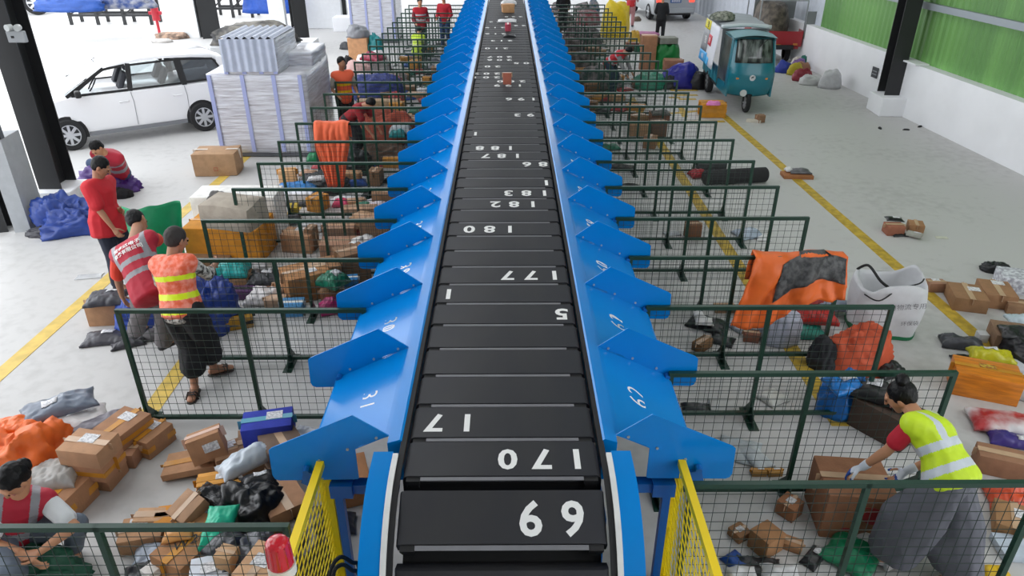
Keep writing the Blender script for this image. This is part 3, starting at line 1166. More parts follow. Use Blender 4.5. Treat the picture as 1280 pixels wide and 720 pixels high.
# bay 3 left
carton(375, 300, (.42, .3, .26), -8, 0, 'bb8d69', 'tan carton in the third left bay beside the yellow line', lpos=(0, .2))
carton(390, 297, (.12, .2, .32), -8, 0, '8a6a50', 'narrow brown carton leaning against the tan one', lab=False)
carton(425, 308, (.5, .3, .18), 4, 0, 'a67c62', 'long brown carton in front of the blue divider, third left bay', lab=False)
carton(425, 289, (.44, .26, .2), 2, 0, 'b18a70', 'brown carton behind the long one in the third left bay', lab=False)
carton(468, 285, (.4, .3, .3), 10, 0, 'b58b6c', 'pinkish carton touching the chute in the third left bay', lab=False)
mailer(455, 300, (.3, .24, .14), 20, .2, film('c8c4c0', .3), 'pale bag on the pinkish carton', lab=False)
mailer(322, 283, (.62, .3, .1), 3, 0, film('2c2c30', .35), 'wide black mailer lying across the yellow line', lab=False)
mailer(336, 270, (.46, .26, .1), 0, .06, film('dcdcde', .35), 'white mailer on the wide black mailer', lab=False)
mailer(362, 272, (.34, .2, .1), 20, .05, film('222226', .35), 'black bag at the right end of the wide black mailer', lab=False)
carton(325, 255, (.32, .22, .2), 2, .1, 'b5815f', 'reddish-brown carton behind the white mailer', lab=False)
carton(322, 266, (.24, .2, .12), 2, 0, 'd09a3a', 'orange-taped box under the reddish-brown carton', lab=False, tape=TAPE, tapes=2)
carton(367, 262, (.14, .22, .14), 10, .02, 'c8ac30', 'yellow and black packet beside the black bag', lab=False, tape=BLACKINK, name='taped_parcel', cat='parcel')
# bay 4 left
mailer(372, 232, (.66, .34, .12), 0, .12, film('1273b8', .35), 'bright blue mailer in the fourth left bay', lab=False)
carton(371, 244, (.54, .26, .14), 0, 0, 'dfe0e4', 'white box under the bright blue mailer', lab=False, tapes=0)
mailer(371, 254, (.5, .16, .08), 0, 0, film('222428', .35), 'black strip parcel in front of the white box', lab=False)
heap(405, 230, (.8, .6, .26), 0, film('1d1e22', .3), 'heap of black mailers in the fourth left bay', name='mailer_heap', cat='parcels', seed=31)
mailer(422, 226, (.3, .26, .14), 20, .1, film('63656c', .35), 'grey plastic bag on the heap of black mailers', lab=False)
mailer(395, 222, (.28, .2, .06), 8, .22, film('e2e2e4', .35), 'white mailer on top of the heap of black mailers', lab=False)
mailer(427, 252, (.28, .22, .14), 0, 0, film('d83c68', .35), 'pink bag on the floor of the fourth left bay', lab=False)
carton(445, 253, (.26, .16, .1), 10, 0, 'c09070', 'tan box right of the pink bag', lab=False)
mailer(466, 242, (.36, .16, .06), -6, .02, film('1f2024', .35), 'flat black mailer near the chute, fourth left bay', lab=False)
mailer(476, 252, (.5, .3, .12), 10, 0, film('d8d0d6', .35), 'white and pink packet touching the chute, fourth left bay', lab=False)
carton(360, 220, (.28, .2, .24), 8, 0, 'd6a878', 'tan box with orange tape behind the bright blue mailer', lab=False, tape=TAPE)
carton(440, 222, (.3, .2, .2), -5, 0, 'ac8058', 'brown carton right of the heap of black mailers', lab=False)
carton(450, 262, (.5, .2, .1), 4, 0, 'c49c7e', 'long pale carton between third and fourth left fences', lab=False)

# bay 5-7 left: orange bag over the fence etc.
heap(473, 165, (1.5, .8, .55), 0, mat('brick_orange_woven', 'a84a34', .7, var=.2, vscale=6), 'brick orange woven sacks piled behind the orange bag', name='woven_sack', cat='sack', seed=41, fold=.3)
carton(505, 160, (1.0, .5, .4), 2, 0, '9c7458', 'long brown carton right of the brick orange sacks', lab=False)
mailer(500, 160, (.4, .3, .2), 0, .3, film('c8ccd0', .3), 'pale plastic bag on the long brown carton', lab=False)
mailer(497, 166, (.3, .24, .16), 0, .28, film('1a8a8c', .4), 'teal bag in front of the pale plastic bag', lab=False)
heap(480, 195, (1.1, .5, .3), 0, mat('brown_goods', '5c4638', .8, var=.4, vscale=9), 'low brown bundle along the fence behind the orange bag', name='cloth_bundle', cat='bundle', seed=43)
mailer(395, 197, (.36, .2, .2), 10, .05, film('168050', .35), 'green bag at the foot of the draped orange bag', lab=False)
mailer(402, 206, (.34, .2, .1), 0, 0, film('d8626c', .35), 'salmon pink bag below the green bag', lab=False)
heap(447, 205, (.5, .4, .4), 0, film('16171b', .35), 'black plastic sack right of the draped orange bag', name='plastic_sack', cat='sack', seed=45)
mailer(385, 215, (.3, .2, .1), 0, 0, film('cfa488', .4), 'pale brown parcel in the fifth left bay', lab=False)
mailer(437, 212, (.3, .16, .08), 0, 0, film('d8d8d8', .4), 'white parcel in front of the black sack', lab=False)
heap(468, 113, (1.35, .7, .55), 0, film('26357c', .5), 'navy blue tarpaulin bundle beside the man in the orange vest', name='tarpaulin_bundle', cat='tarpaulin', seed=47, fold=.2)
carton(474, 131, (.95, .3, .22), -3, 0, 'b29674', 'long pale carton in front of the navy bundle', lab=False)
mailer(495, 122, (.4, .3, .3), 0, .0, film('a32a2c', .4), 'red bag at the right end of the navy bundle', lab=False)
mailer(440, 131, (.3, .2, .3), 0, 0, film('dcdcde', .35), 'white bag at the hip of the man in the orange vest', lab=False)
mailer(433, 153, (.5, .3, .2), 0, 0, film('d6d6da', .35), 'white bag behind the draped orange bag', lab=False)
heap(478, 100, (1.4, .7, .3), 0, mat('mixed_goods', '6a5e5c', .7, color2='c8c0c0', vscale=5), 'row of mixed grey and white bundles behind the navy bundle', name='cloth_bundle', cat='bundle', seed=49)
mailer(490, 98, (.5, .3, .14), 0, .22, film('7a3038', .4), 'dark red packet on the row of mixed bundles', lab=False)
# pile around the brown box near pallet 2
carton(450, 66, (.55, .45, .85), -3, 0, 'cf9c72', 'tall tan carton near the far wrapped pallet', lab=False)
heap(455, 55, (.6, .5, .3), 0, film('84868c', .4), 'grey bag on top of the tall tan carton', name='plastic_bag', cat='bag', seed=51, z0=.85, P=at(450, 66, .42))
heap(463, 58, (.5, .4, .8), 0, film('16868a', .4), 'teal bag beside the tall tan carton top', name='plastic_bag', cat='bag', seed=52, z0=.0, P=at(470, 72, .3))
heap(466, 80, (1.0, .8, .5), 0, film('d8d4d4', .4), 'white plastic heap right of the tall tan carton', name='plastic_bag', cat='bag', seed=53)
mailer(466, 70, (.6, .4, .25), -30, .4, film('9c2c48', .4), 'crimson bag on the white plastic heap', lab=False)
heap(448, 90, (.7, .5, .4), 0, mat('pale_pink_goods', 'c8a4a0', .7), 'pale pink bundle behind the head of the man in the orange vest', name='cloth_bundle', cat='bundle', seed=54)
heap(436, 58, (.6, .3, .2), 0, film('3a3c40', .4), 'dark flat bag left of the tall tan carton', name='plastic_bag', cat='bag', seed=55)
heap(437, 86, (.4, .3, .5), 0, mat('black_goods', '1e1a1c', .8), 'black bundle behind the shoulder of the man in the orange vest', name='cloth_bundle', cat='bundle', seed=56)

# ---- right side parcels
mailer(880 - 10, 508, (.27, .13, .06), -6, 0, film('26292c', .35), 'small dark grey packet on the floor, right of the chute numbered 62', lab=False)
carton(905, 507, (.26, .2, .03), -8, 0, 'c8c8c6', 'white rectangular envelope beside the small dark packet', tapes=0, lab=False, name='document_envelope', cat='envelope')
mailer(966, 495, (.24, .22, .08), 30, 0, film('d2d2cc', .3), 'white crumpled packet lying alone on the floor', lab=False, wr=.5)
mailer(925, 562, (.36, .34, .05), -20, 0, film('b6bec2', .3), 'large flat pale grey mailer behind the near right fence', lab=False)
mailer(945, 570, (.18, .3, .05), 20, .03, film('c2c8cc', .3), 'pale strip of plastic overlapping the flat pale mailer', lab=False)
carton(948, 590, (.12, .06, .05), 0, 0, 'b98a4a', 'tiny orange-brown packet at the left of a pair', lab=True, tape=TAPE)
carton(968, 590, (.12, .06, .05), 4, 0, 'bd8e4e', 'tiny orange-brown packet at the right of a pair', lab=True, tape=TAPE)
carton(987, 634, (.15, .15, .13), 40, 0, '9c6a48', 'small brown cube carton with a white label on top', lpos=(0, 0))
bigc = carton(1062, 622, (.50, .44, .42), -6, 0, '9a6a4c', 'large brown carton with a red oval mark being handled by the woman', lab=False, tape=TAPE2)
q = MB()
q.v = []
ov = [(.10 + .085 * math.cos(2 * PI * i / 24), -.229, .25 + .075 * math.sin(2 * PI * i / 24)) for i in range(24)]
q.prism(ov, (0, -.002, 0))
q.box((-.06, -.23, .115), (.1, .002, .018)); q.box((.03, -.23, .33), (.12, .002, .01))
q.build('red_oval_mark', mat('red_print', 'a22a30', .6), bigc)
carton(924, 666, (.12, .12, .07), 30, 0, '9e7450', 'little brown box with a white label on the floor', lpos=(0, 0))
carton(958, 675, (.19, .17, .17), 32, 0, 'a87a52', 'brown carton with a dark hand hole, lower right floor', lab=False, tapes=0)
carton(990, 680, (.14, .10, .06), -28, 0, 'a97c56', 'small open brown box right of the carton with the hand hole', lab=False, tapes=1)
mailer(1018, 695, (.12, .24, .06), -46, 0, film('16171a', .3), 'black glossy mailer with white label next to the green bag', lpos=(0, .25))
mailer(1066, 690, (.36, .36, .1), 45, .02, film('0f7a52', .4), 'dark green plastic bag in the right foreground', lab=False)
mailer(1108, 680, (.3, .34, .12), 20, 0, film('c8c4c4', .35), 'white plastic bag beneath the brown carton near the woman', lab=False)
mailer(948, 708, (.34, .2, .08), -8, 0, film('26272a', .4), 'dark bag at the bottom edge right of the yellow guard', lab=False)
mailer(922, 702, (.16, .2, .06), 30, 0, film('1d4a94', .4), 'small blue packet at the bottom edge', lab=False)
mailer(928, 718, (.22, .16, .08), 0, .05, film('dcdcdc', .3), 'white crumpled packet on the dark bag, left one of two', lab=False, wr=.5)
mailer(975, 716, (.28, .18, .08), -6, .03, film('dadada', .3), 'white crumpled packet on the dark bag, right one of two', lab=False, wr=.5)
heap(1056, 495, (.46, .36, .4), 0, film('0a66b4', .35), 'bright blue plastic sack behind the second right fence', name='plastic_sack', cat='sack', seed=61, fold=.22)
mailer(1056, 478, (.3, .26, .12), 10, .32, film('1273c0', .35), 'blue plastic bag with white label on the bright blue sack', lpos=(.15, .1))
carton(1108, 522, (.35, .5, .3), 36, 0, '4a3a30', 'long dark box standing behind the woman', tape=BLACKINK, lab=False)
mailer(1105, 490, (.5, .3, .14), -38, .31, film('17181a', .4), 'black mailer with white label lying on the long dark box', lpos=(-.2, .1))
mailer(1112, 460, (.3, .2, .16), 20, 0, film('1a1b1e', .4), 'black bag behind the woman with hair bun', lab=False)
# bay with silver/black packets
mailer(885, 403, (.44, .3, .1), -32, 0, film('1a1b1e', .35), 'black bag under white packets in the first right bays', lab=False)
mailer(880, 400, (.2, .16, .06), -8, .09, film('dedede', .3), 'white packet on the black bag', lab=False)
mailer(873, 391, (.12, .1, .05), 0, .09, film('e6e6e6', .3), 'tiny white packet at the left end of the black bag', lab=False)
carton(878, 430, (.22, .12, .1), 42, 0, '8a6440', 'brown box on the floor below the black bag', lab=False)
mailer(903, 424, (.26, .2, .07), -28, 0, film('202226', .35), 'dark mailer pointing right beside the brown box', lab=False)
mailer(922, 405, (.2, .3, .08), 30, 0, film('a0a8b4', .3), 'pale blue-grey mailer beside the white sack', lab=False)
carton(939, 420, (.16, .12, .1), -14, .0, '80503c', 'small reddish-brown box left of the white sack', lab=False)
carton(941, 393, (.24, .2, .12), -10, 0, '7c5a42', 'dark brown box behind the pale blue-grey mailer', lab=False)
carton(906, 385, (.24, .14, .06), 0, 0, 'a8886a', 'flat tan box at the foot of the third right fence', lab=False)
heap(975, 408, (.44, .42, .36), 0, film('b4b8c8', .35), 'white translucent plastic sack in the first right bays', name='plastic_sack', cat='sack', seed=63, fold=.2)
mailer(1005, 412, (.46, .28, .12), -2, 0, film('178070', .4), 'turquoise bag below the red and yellow sack', lab=False)
mailer(1018, 392, (.5, .26, .18), -8, .10, film('a82018', .4), 'red and yellow plastic sack on the turquoise bag', lab=False)
mailer(1020, 372, (.5, .3, .12), -4, .1, film('a31e1c', .4), 'red bag under the draped orange bag', lab=False)
mailer(1040, 377, (.4, .3, .14), 0, .08, film('8890a0', .4), 'bluish grey bag between the red bag and the big white bag', lab=False)
heap(1072, 438, (.62, .5, .42), 0, mat('orange_woven', 'c2512e', .7, var=.15, vscale=6, bump=.4, bscale=14), 'orange woven sack tied with black strap behind the second right fence', name='woven_sack', cat='sack', seed=65, fold=.35)
heap(1030, 445, (.3, .3, .3), 0, cloth('26262a'), 'black cloth bundle left of the orange woven sack', name='cloth_bundle', cat='bundle', seed=66)
mailer(1108, 457, (.3, .2, .12), -20, .0, film('1c1c20', .4), 'black bag right of the orange woven sack', lab=False, P=at(1108, 455, .1))
# further right bays
carton(866, 288, (.2, .18, .22), 4, 0, '7e5236', 'small brown carton in the fourth right bay', lab=False)
mailer(840, 291, (.24, .14, .05), 10, 0, film('c8ccd0', .3), 'pale packet left of the small brown carton', lab=False)
mailer(935, 290, (.36, .3, .12), 20, 0, film('a8b4c4', .2), 'clear plastic bag with bluish contents on the worn yellow line', lab=False)
mailer(955, 297, (.2, .16, .06), -10, 0, film('d4d4d4', .3), 'white packet beside the clear plastic bag', lab=False)
# black roll
rl = thing('carpet_roll', 'long black rolled mat lying across the floor beyond the fences', 'roll', at(930, 223, 0))
a = at(880, 222, .13) - rl.location; b = at(958, 218, .13) - rl.location
q = MB(); q.cyl(a, b, .125, n=20); q.build('roll', mat('black_felt', '262628', .9, bump=.6, bscale=20), rl, smooth=True, bevel=.02)
q = MB(); q.cyl(a - (b - a).normalized() * .004, a, .05, n=14); q.build('roll_end', BLACK, rl)
carton(889, 207, (.5, .22, .12), 2, 0, '3a3a3c', 'dark flat parcel behind the black roll', lab=False, tape=BLACKINK, name='taped_parcel', cat='parcel')
mailer(873, 216, (.3, .24, .14), 10, 0, film('a01828', .35), 'red bag at the left end of the black roll', lab=False)
mailer(895, 215, (.3, .2, .1), 10, 0, film('cfd0d4', .35), 'white bag tucked behind the black roll', lab=False)
carton(824, 170 - 25, (.4, .3, .18), 4, 0, '8a5c48', 'brown carton in a far right bay beside the worn yellow line', lab=False)
mailer(826, 140, (.4, .3, .1), 0, .18, film('4a4a44', .4), 'grey cloth on the brown carton in the far right bay', lab=False)
carton(822, 160, (.3, .3, .3), 8, 0, '6e5040', 'dark brown carton nearer the camera in the far right bay', lab=False)
mailer(778, 208, (.46, .24, .08), -14, 0, film('2e2826', .5), 'dark brown flat parcel beside the blue chutes on the right', lab=False)
mailer(785, 232, (.4, .16, .07), 2, 0, film('1e1c1c', .5), 'black parcel beside the blue chutes on the right', lab=False)
# isolated
w_ = carton(996, 219, (.50, .26, .06), -4, 0, 'a26a40', 'flat wooden-coloured board on the yellow line', lab=False, tapes=0, name='board', cat='board')
mailer(1000, 213, (.36, .2, .08), -4, .065, film('5a5a5e', .3), 'grey plastic packet on the flat board', lab=False)
mailer(986, 211, (.12, .14, .09), 0, .065, film('dcdcdc', .3), 'small white packet at the left end of the flat board', lab=False)
carton(1117, 286, (.24, .2, .14), -4, 0, '9a6048', 'reddish carton, left of a joined pair on the open floor', lab=False)
carton(1144, 284, (.20, .22, .14), -18, 0, 'a07650', 'tan carton, right of a joined pair on the open floor', lab=False)
mailer(1118, 273, (.24, .16, .04), -12, .145, film('1c1d20', .3), 'black mailer with white label on top of the joined cartons', lpos=(.1, 0))
mailer(1124, 292, (.22, .14, .05), 4, 0, film('1a1b1e', .3), 'black mailer in front of the reddish carton', lpos=(0, 0))
carton(1143, 293, (.2, .1, .05), -38, .03, 'a8a89e', 'small grey box leaning on the tan carton', name='small_box', cat='box', tapes=0)
carton(1177, 297, (.16, .08, .006), -10, 0, 'cfcfbe', 'white slip of paper on the open floor', tapes=0, lab=False, name='paper_slip', cat='paper', worn=.0)
carton(945, 151, (.3, .1, .06), -20, 0, 'cfc8ba', 'white flat packet in front of the blue three-wheeler', tapes=0, lab=False, P=at(942, 151, .03))
carton(950, 148, (.16, .16, .16), 20, 0, '8c6a50', 'small brown parcel in front of the blue three-wheeler', tapes=1, lab=False)
oc = carton(890, 136, (.54, .42, .30), -2, 0, 'cf8c26', 'orange-brown taped box with pink ribbon near the blue three-wheeler', tape=TAPE, tapes=2, lab=False)
heap(892, 130, (.3, .12, .08), 0, film('e884c4', .4), 'pink ribbon lying on the orange-brown taped box', name='ribbon', cat='ribbon', z0=.31, seed=70, P=at(892, 130, .33))
# right edge cluster
carton(1169, 357, (.20, .14, .12), -4, 0, 'a07860', 'little brown box with white top label, left of two cartons', lpos=(0, .2))
carton(1208, 372, (.36, .42, .17), -16, 0, '96704e', 'brown taped carton with small label, left of a matching pair', lpos=(.2, .15))
carton(1244, 368, (.34, .42, .18), -16, 0, '9a7250', 'brown taped carton with long label, right of a matching pair', lpos=(.1, .3))
heap(1245, 335, (.34, .2, .12), -16, film('1b1d20', .35), 'shiny black bag in a ring shape near the right edge', name='plastic_bag', cat='bag', seed=72)
SPK = mat('speckled_paper', 'd8dade', .6, color2='9a9aa4', vscale=26)
carton(1276, 352, (.5, .36, .2), -18, 0, 'd8dade', 'white speckled gift-wrapped box at the right edge', tapes=0, lab=False, name='gift_box', cat='box').children[0].data.materials[0] = SPK
carton(1275, 384, (.3, .2, .12), -20, 0, '8e6c50', 'small brown box under the speckled box', lab=False)
mailer(1278, 398, (.3, .2, .1), -10, .1, film('b4c4cc', .35), 'pale blue bag at the right edge below the speckled box', lab=False)
carton(1268, 422, (.44, .36, .18), -20, 0, '8a6c54', 'open brown box holding black bags at the right edge', lab=False, tapes=0)
mailer(1275, 415, (.36, .26, .1), -20, .19, film('202224', .35), 'black bag lying on the open brown box', lab=False)
mailer(1204, 426, (.42, .22, .14), -18, 0, film('3c3e44', .4), 'dark grey mailer with twisted corner near the right edge', lab=False)
mailer(1206, 447, (.26, .12, .08), -8, 0, film('1c1d20', .4), 'small black bag behind the orange crate', lab=False)
carton(1258, 412, (.1, .1, .1), -8, 0, 'c8c8c8', 'white packet corner behind the yellow bag', tapes=0, lab=False, P=at(1227, 421, .05))
mailer(1240, 441, (.42, .2, .14), -16, .08, film('b9b41c', .35), 'bright yellow plastic bag near the right edge', lpos=(-.05, .1))
mailer(1262, 455, (.5, .2, .1), -28, .0, film('c4c8d0', .35), 'white and green printed bag under the yellow bag', lab=False)
heap(1282, 440, (.4, .5, .22), 0, film('1b1b20', .35), 'black bag at the right edge behind the printed bag', name='plastic_bag', cat='bag', seed=74)
oc2 = carton(1230, 475, (.56, .34, .26), -22, 0, 'cf7c1e', 'large orange tape-wrapped crate at the right edge', tape=TAPE, lab=False, name='wrapped_crate', cat='crate')
oc2.children[0].data.materials[0] = mat('orange_tape_wrap', 'd8801e', .35, color2='b86a1c', vscale=5, stretch=(1, 6, 6))
q = MB(); q.box((.0, .03, .27), (.14, .07, .004)); q.build('warning_sticker', mat('sticker', 'c8b040', .5, color2='8a3020', vscale=40), oc2)
mailer(1255, 525, (.56, .32, .12), -14, .02, mat('red_white_sack_film', 'a81c20', .4, color2='d4d0d0', vscale=3.2), 'red and white printed rice sack near the right edge', lab=False, name='rice_sack', cat='sack')
mailer(1268, 548, (.4, .2, .1), -20, 0, film('3a2a78', .4), 'purple bag with white label under the rice sack', lpos=(.2, -.1))
mailer(1273, 490, (.3, .2, .08), -30, 0, film('a8aeb0', .4), 'grey printed bag between orange crate and rice sack', lab=False)
carton(1262, 580, (.5, .2, .18), -22, 0, '9a7054', 'long brown carton with clear tape right of the woman', lab=False)
mailer(1264, 618, (.34, .3, .16), -14, 0, film('d04a20', .4), 'orange bag with white patch behind the woman', lpos=(.0, .2))
carton(1266, 652, (.26, .3, .12), -28, .0, 'a27a52', 'brown box with white label at the lower right edge', lpos=(.2, .1))
carton(1266, 685, (.22, .22, .06), -6, .0, 'bcc8d4', 'pale blue flat packet at the lower right edge', tapes=0, lab=False, name='flat_packet', cat='packet')
mailer(1245, 716, (.2, .16, .08), 0, 0, film('d8b020', .4), 'yellow bag by the shoe of the woman', lab=False)

# ---- far right pile below the wall, and the far middle
for i, (px, py, sx_, c, lab_) in enumerate(((981, 85, .5, '24389a', 'blue bag'), (994, 88, .4, 'b8a82c', 'yellow bag'), (998, 82, .4, '7c5c9a', 'violet bag'), (1003, 95, .5, '8c2838', 'crimson bag'),
                                         (1003, 87, .42, '9a6c54', 'brown bundle'), (1004, 79, .3, '1c6a5c', 'dark green bag'), (995, 79, .3, 'cfc8be', 'cream bag'))):
    heap(px, py, (sx_, sx_ * .7, .28), 0, film(c, .5), lab_ + ' in the pile at the foot of the right wall', name='plastic_bag', cat='bag', seed=80 + i)
heap(1014, 101, (.6, .45, .2), 0, film('c4c4c4', .5), 'flat white bag left of the round white sack by the wall', name='plastic_bag', cat='bag', seed=90)
heap(1038, 101, (.56, .44, .42), 0, film('cccccf', .5), 'round white sack at the foot of the right wall', name='white_sack', cat='sack', seed=91, fold=.2)
heap(850, 98, (1.0, .7, .5), 0, film('20208a', .4), 'royal blue tarpaulin heap beside the three-wheeler', seed=92, fold=.4)
heap(835, 104, (.5, .4, .3), 0, film('1a1a24', .4), 'black bag left of the royal blue tarpaulin heap', name='plastic_bag', cat='bag', seed=93)
heap(872, 103, (.5, .4, .36), 0, film('15151a', .4), 'black bag at the rear wheel of the three-wheeler', name='plastic_bag', cat='bag', seed=94)
carton(841, 84, (.5, .4, .42), -4, 0, 'a0705a', 'reddish carton on the heap beside the green sack', lab=False)
heap(832, 74, (.75, .6, .75), 0, film('14803c', .4), 'green woven sack full of boxes beside the far fences', name='woven_sack', cat='sack', seed=95, fold=.2, p=.3)
carton(832, 55, (.5, .4, .16), 4, .74, '8f9088', 'grey crate standing in the green woven sack', tapes=0, lab=False, name='grey_crate', cat='crate', P=at(832, 74, .3))
carton(810, 66, (.42, .42, .95), -6, 0, 'ad7c5c', 'tall brown carton left of the green woven sack', lab=False)
mailer(822, 90, (.4, .3, .14), 20, .05, film('c8ccc8', .4), 'white packet below the green woven sack', lab=False)
heap(812, 103, (.8, .6, .35), 0, film('12785c', .4), 'teal green bag behind the far right fences', name='plastic_bag', cat='bag', seed=96)
carton(800, 104, (.4, .3, .2), 0, 0, '7c5c48', 'brown carton beside the teal green bag', lab=False)
carton(808, 46, (.8, .4, .28), 0, 0, 'c080a8', 'pink and white striped bag behind the tall brown carton', tapes=0, lab=False, name='striped_bag', cat='bag', worn=.03)
heap(793, 48, (.4, .3, .4), 0, film('cfa43a', .4), 'mustard bag left of the pink striped bag', name='plastic_bag', cat='bag', seed=97)
carton(790, 58, (.4, .3, .24), 0, 0, '7a4a3c', 'dark red-brown box before the mustard bag', lab=False)
carton(798, 61, (.24, .2, .2), 0, 0, '1a5c44', 'small dark green box right of the red-brown box', lab=False, tapes=0)
heap(796, 24, (.35, .25, .16), 0, film('6a5848', .5), 'brown rag on the bright floor near the silver car', name='cloth_rag', cat='rag', seed=98)
heap(769, 30, (.95, .8, 1.05), 0, film('e6c81c', .4), 'tall bright yellow sack standing behind the far fences', name='plastic_sack', cat='sack', seed=99, fold=.25, p=.28)
for i, (px, py, s_, c, lab_) in enumerate(((735, 24, .9, '84343e', 'dark red bundle'), (728, 14, .7, '24382c', 'dark green bundle'), (742, 12, .5, '2a5a70', 'blue-grey bundle'), (722, 45, .9, '5a4450', 'plum bundle'),
                                         (735, 50, .9, '2a2a2e', 'black bundle'), (705, 30, .8, '222a28', 'black-green bundle'), (716, 60, .8, '4c3c3c', 'brown-black bundle'), (750, 100, 1.1, '24403a', 'dark bottle-green bundle'),
                                         (728, 80, .9, '3c3634', 'dark brown bundle'), (700, 12, .7, '1c1c20', 'black bundle'))):
    heap(px, py, (s_, s_ * .7, .5), 0, mat('goods_' + c, c, .8, color2='8a8080', vscale=7), '%s among the far right fences, %s' % (lab_, ['topmost', 'leftmost at the back', 'right of the green one', 'in the middle', 'below the red one', 'close to the chutes', 'beside the chutes lower down', 'left of the bending worker', 'left and below the plum one', 'beside the chutes at the very back'][i]),
         name='cloth_bundle', cat='bundle', seed=110 + i)

# procedurally varied small goods in the other bays
KN = [('tan carton', 'b48c68', 'c'), ('brown carton', '8e6a4c', 'c'), ('black mailer', '222226', 'm'), ('white mailer', 'd4d4d6', 'm'), ('grey mailer', '7c7e86', 'm'),
      ('red packet', '9c2a30', 'm'), ('blue packet', '2450a0', 'm'), ('green packet', '1a7058', 'm'), ('orange-taped box', 'c88a34', 'c')]


def scatter(side, k, n, x0=1.5, x1=3.1, seedv=0):
    r = random.Random(seedv * 100 + k * 7 + (1 if side == 'right' else 2))
    ch = r.sample(KN, n)
    y0 = 4.37 + .97 * k
    for i, (nm, c, ty) in enumerate(ch):
        x = (x0 + (x1 - x0) * (i + .5 + r.uniform(-.3, .3)) / n) * (1 if side == 'right' else -1)
        y = y0 + r.uniform(.22, .72)
        P = V((x, y, 0))
        lab = '%s on the floor of the %s bay from the front, %s of the belt' % (nm, ORD[k], side)
        if ty == 'c':
            carton(i * 31 + k * 17, 50, (r.uniform(.2, .42), r.uniform(.18, .32), r.uniform(.1, .26)), r.uniform(-25, 25), 0, c, lab, lab=False, P=P, group='parcels on the floor of the far bays')
        else:
            mailer(i * 31 + k * 17, 50, (r.uniform(.25, .45), r.uniform(.2, .32), r.uniform(.06, .14)), r.uniform(-30, 30), 0, film(c, .35), lab, lab=False, P=P, group='parcels on the floor of the far bays')


for k in range(5, 22):
    scatter('left', k, 5 if k < 12 else 6, 1.5, 3.1)
for k in (9, 10, 11, 12, 13, 14, 15, 16, 17, 18, 19, 20, 21):
    scatter('right', k, 2 if k < 12 else 6, 1.5, 3.0)

# ---- parcels riding on the belt
def onbelt(px, py):
    return at(px, py, ZB)
carton(634, 101, (.14, .1, .19), 2, ZB, 'a05a48', 'small reddish-brown box riding on the belt, nearest of the belt parcels', lab=False, tape=TAPE2, P=onbelt(634, 105))
mailer(631, 46, (.3, .26, .06), 0, ZB, film('15151a', .4), 'flat black parcel riding on the belt', lab=False, P=onbelt(637, 46))
carton(633, 37, (.14, .3, .16), 0, ZB, 'b8485a', 'red and white box riding on the belt', lab=False, P=onbelt(635, 38))
mailer(634, 26, (.5, .4, .07), 0, ZB, film('d8d8da', .4), 'white flat mailer riding on the belt', lab=False, P=onbelt(634, 27))
carton(634, 14, (.34, .3, .22), 6, ZB, 'c49468', 'tan carton riding on the belt far away', lab=False, P=onbelt(635, 15))
mailer(636, 4, (.5, .4, .16), 0, ZB, film('d0d0d0', .4), 'white crumpled parcel riding at the far end of the belt', lab=False, P=onbelt(636, 6))

# ---- draped and standing bags
BAGOR = mat('orange_sack_cloth', 'e86a24', .5, var=.15, vscale=5, bump=.5, bscale=8, kind='crinkle')
BAGBK = mat('black_sack_cloth', '2a2a2c', .6, color2='555555', vscale=18, bump=.4, bscale=12)


def drape(name, label, cat, xa, xb, y, ztop, fl, bl, m, seed, m2=None, band=None, width_mod=None, flm=None):
    """cloth hanging over a fence rail that runs along X"""
    root = thing(name, label, cat, ((xa + xb) / 2, y, 0))
    W_ = abs(xb - xa)
    T = fl + bl

    def fn(u, v):
        s = v * T
        if width_mod:
            u2 = .5 + (u - .5) * width_mod(v)
        else:
            u2 = u
        x = (u2 - .5) * W_
        n = noise.noise(V((u * 3.1, v * 2.0, seed)))
        rip = .035 * math.sin(u * 17 + seed + 3 * n) * min(1, abs(s - fl) / .15 + .15) + .06 * n
        if s < fl:
            d_ = (fl - s) * (flm(u) if flm else 1)
            cr = .02 * (1 - 2 * abs(noise.noise(V((u * 9 + 3 * v, v * 7 - 2 * u, seed + 5)))))
            return (x - (.26 * d_ * (1 - u) if flm else 0), -.035 - .05 * min(1, d_ * 6) - abs(rip) - .10 * d_ - max(0, cr), ztop - d_ + .03 * n)
        d_ = s - fl
        return (x, .035 + .05 * min(1, d_ * 6) + abs(rip) + .10 * d_, ztop - d_ + .03 * n)
    q = MB()
    q.sheet(fn, 36, 28, .006)
    o = q.build('cloth', m, root, smooth='all')
    if m2 and band:
        q = MB()
        u0, u1, v0, v1 = band

        def f2(u, v):
            sk = .06 * math.sin(u * 3.2)
            p_ = V(fn(u0 + (u1 - u0) * u, v0 + (v1 - v0) * v + sk))
            return p_ + V((0, -.012, .004))
        q.sheet(f2, 20, 8, .004)
        q.build('black_patch', m2, root, smooth='all')
    return root


# orange bag over the fence (right, third fence)
yk = 4.33 + .972 * 2
drape('draped_bag', 'orange bag with black panel draped over the third fence on the right', 'bag', 2.36, 3.24, yk, 1.235, .70, .35, BAGOR, 2.3, BAGBK, (.3, .98, .25, .62), None, flm=lambda u: 1 - .42 * max(0, min(1, (u - .4) / .35)) + .06 * math.sin(u * 9))
# orange bag over the left fence far
yk = 4.37 + .972 * 8 - .03
drape('draped_bag', 'faded orange cloth bag hanging over a fence left of the belt', 'bag', -2.98, -2.45, 4.29 + .968 * 7, 1.24, 1.0, .3, mat('faded_orange_cloth', 'e2643c', .7, var=.12, vscale=6, bump=.4, bscale=10), 5.1,
      width_mod=lambda v: .45 + .55 * min(1, v / .5))

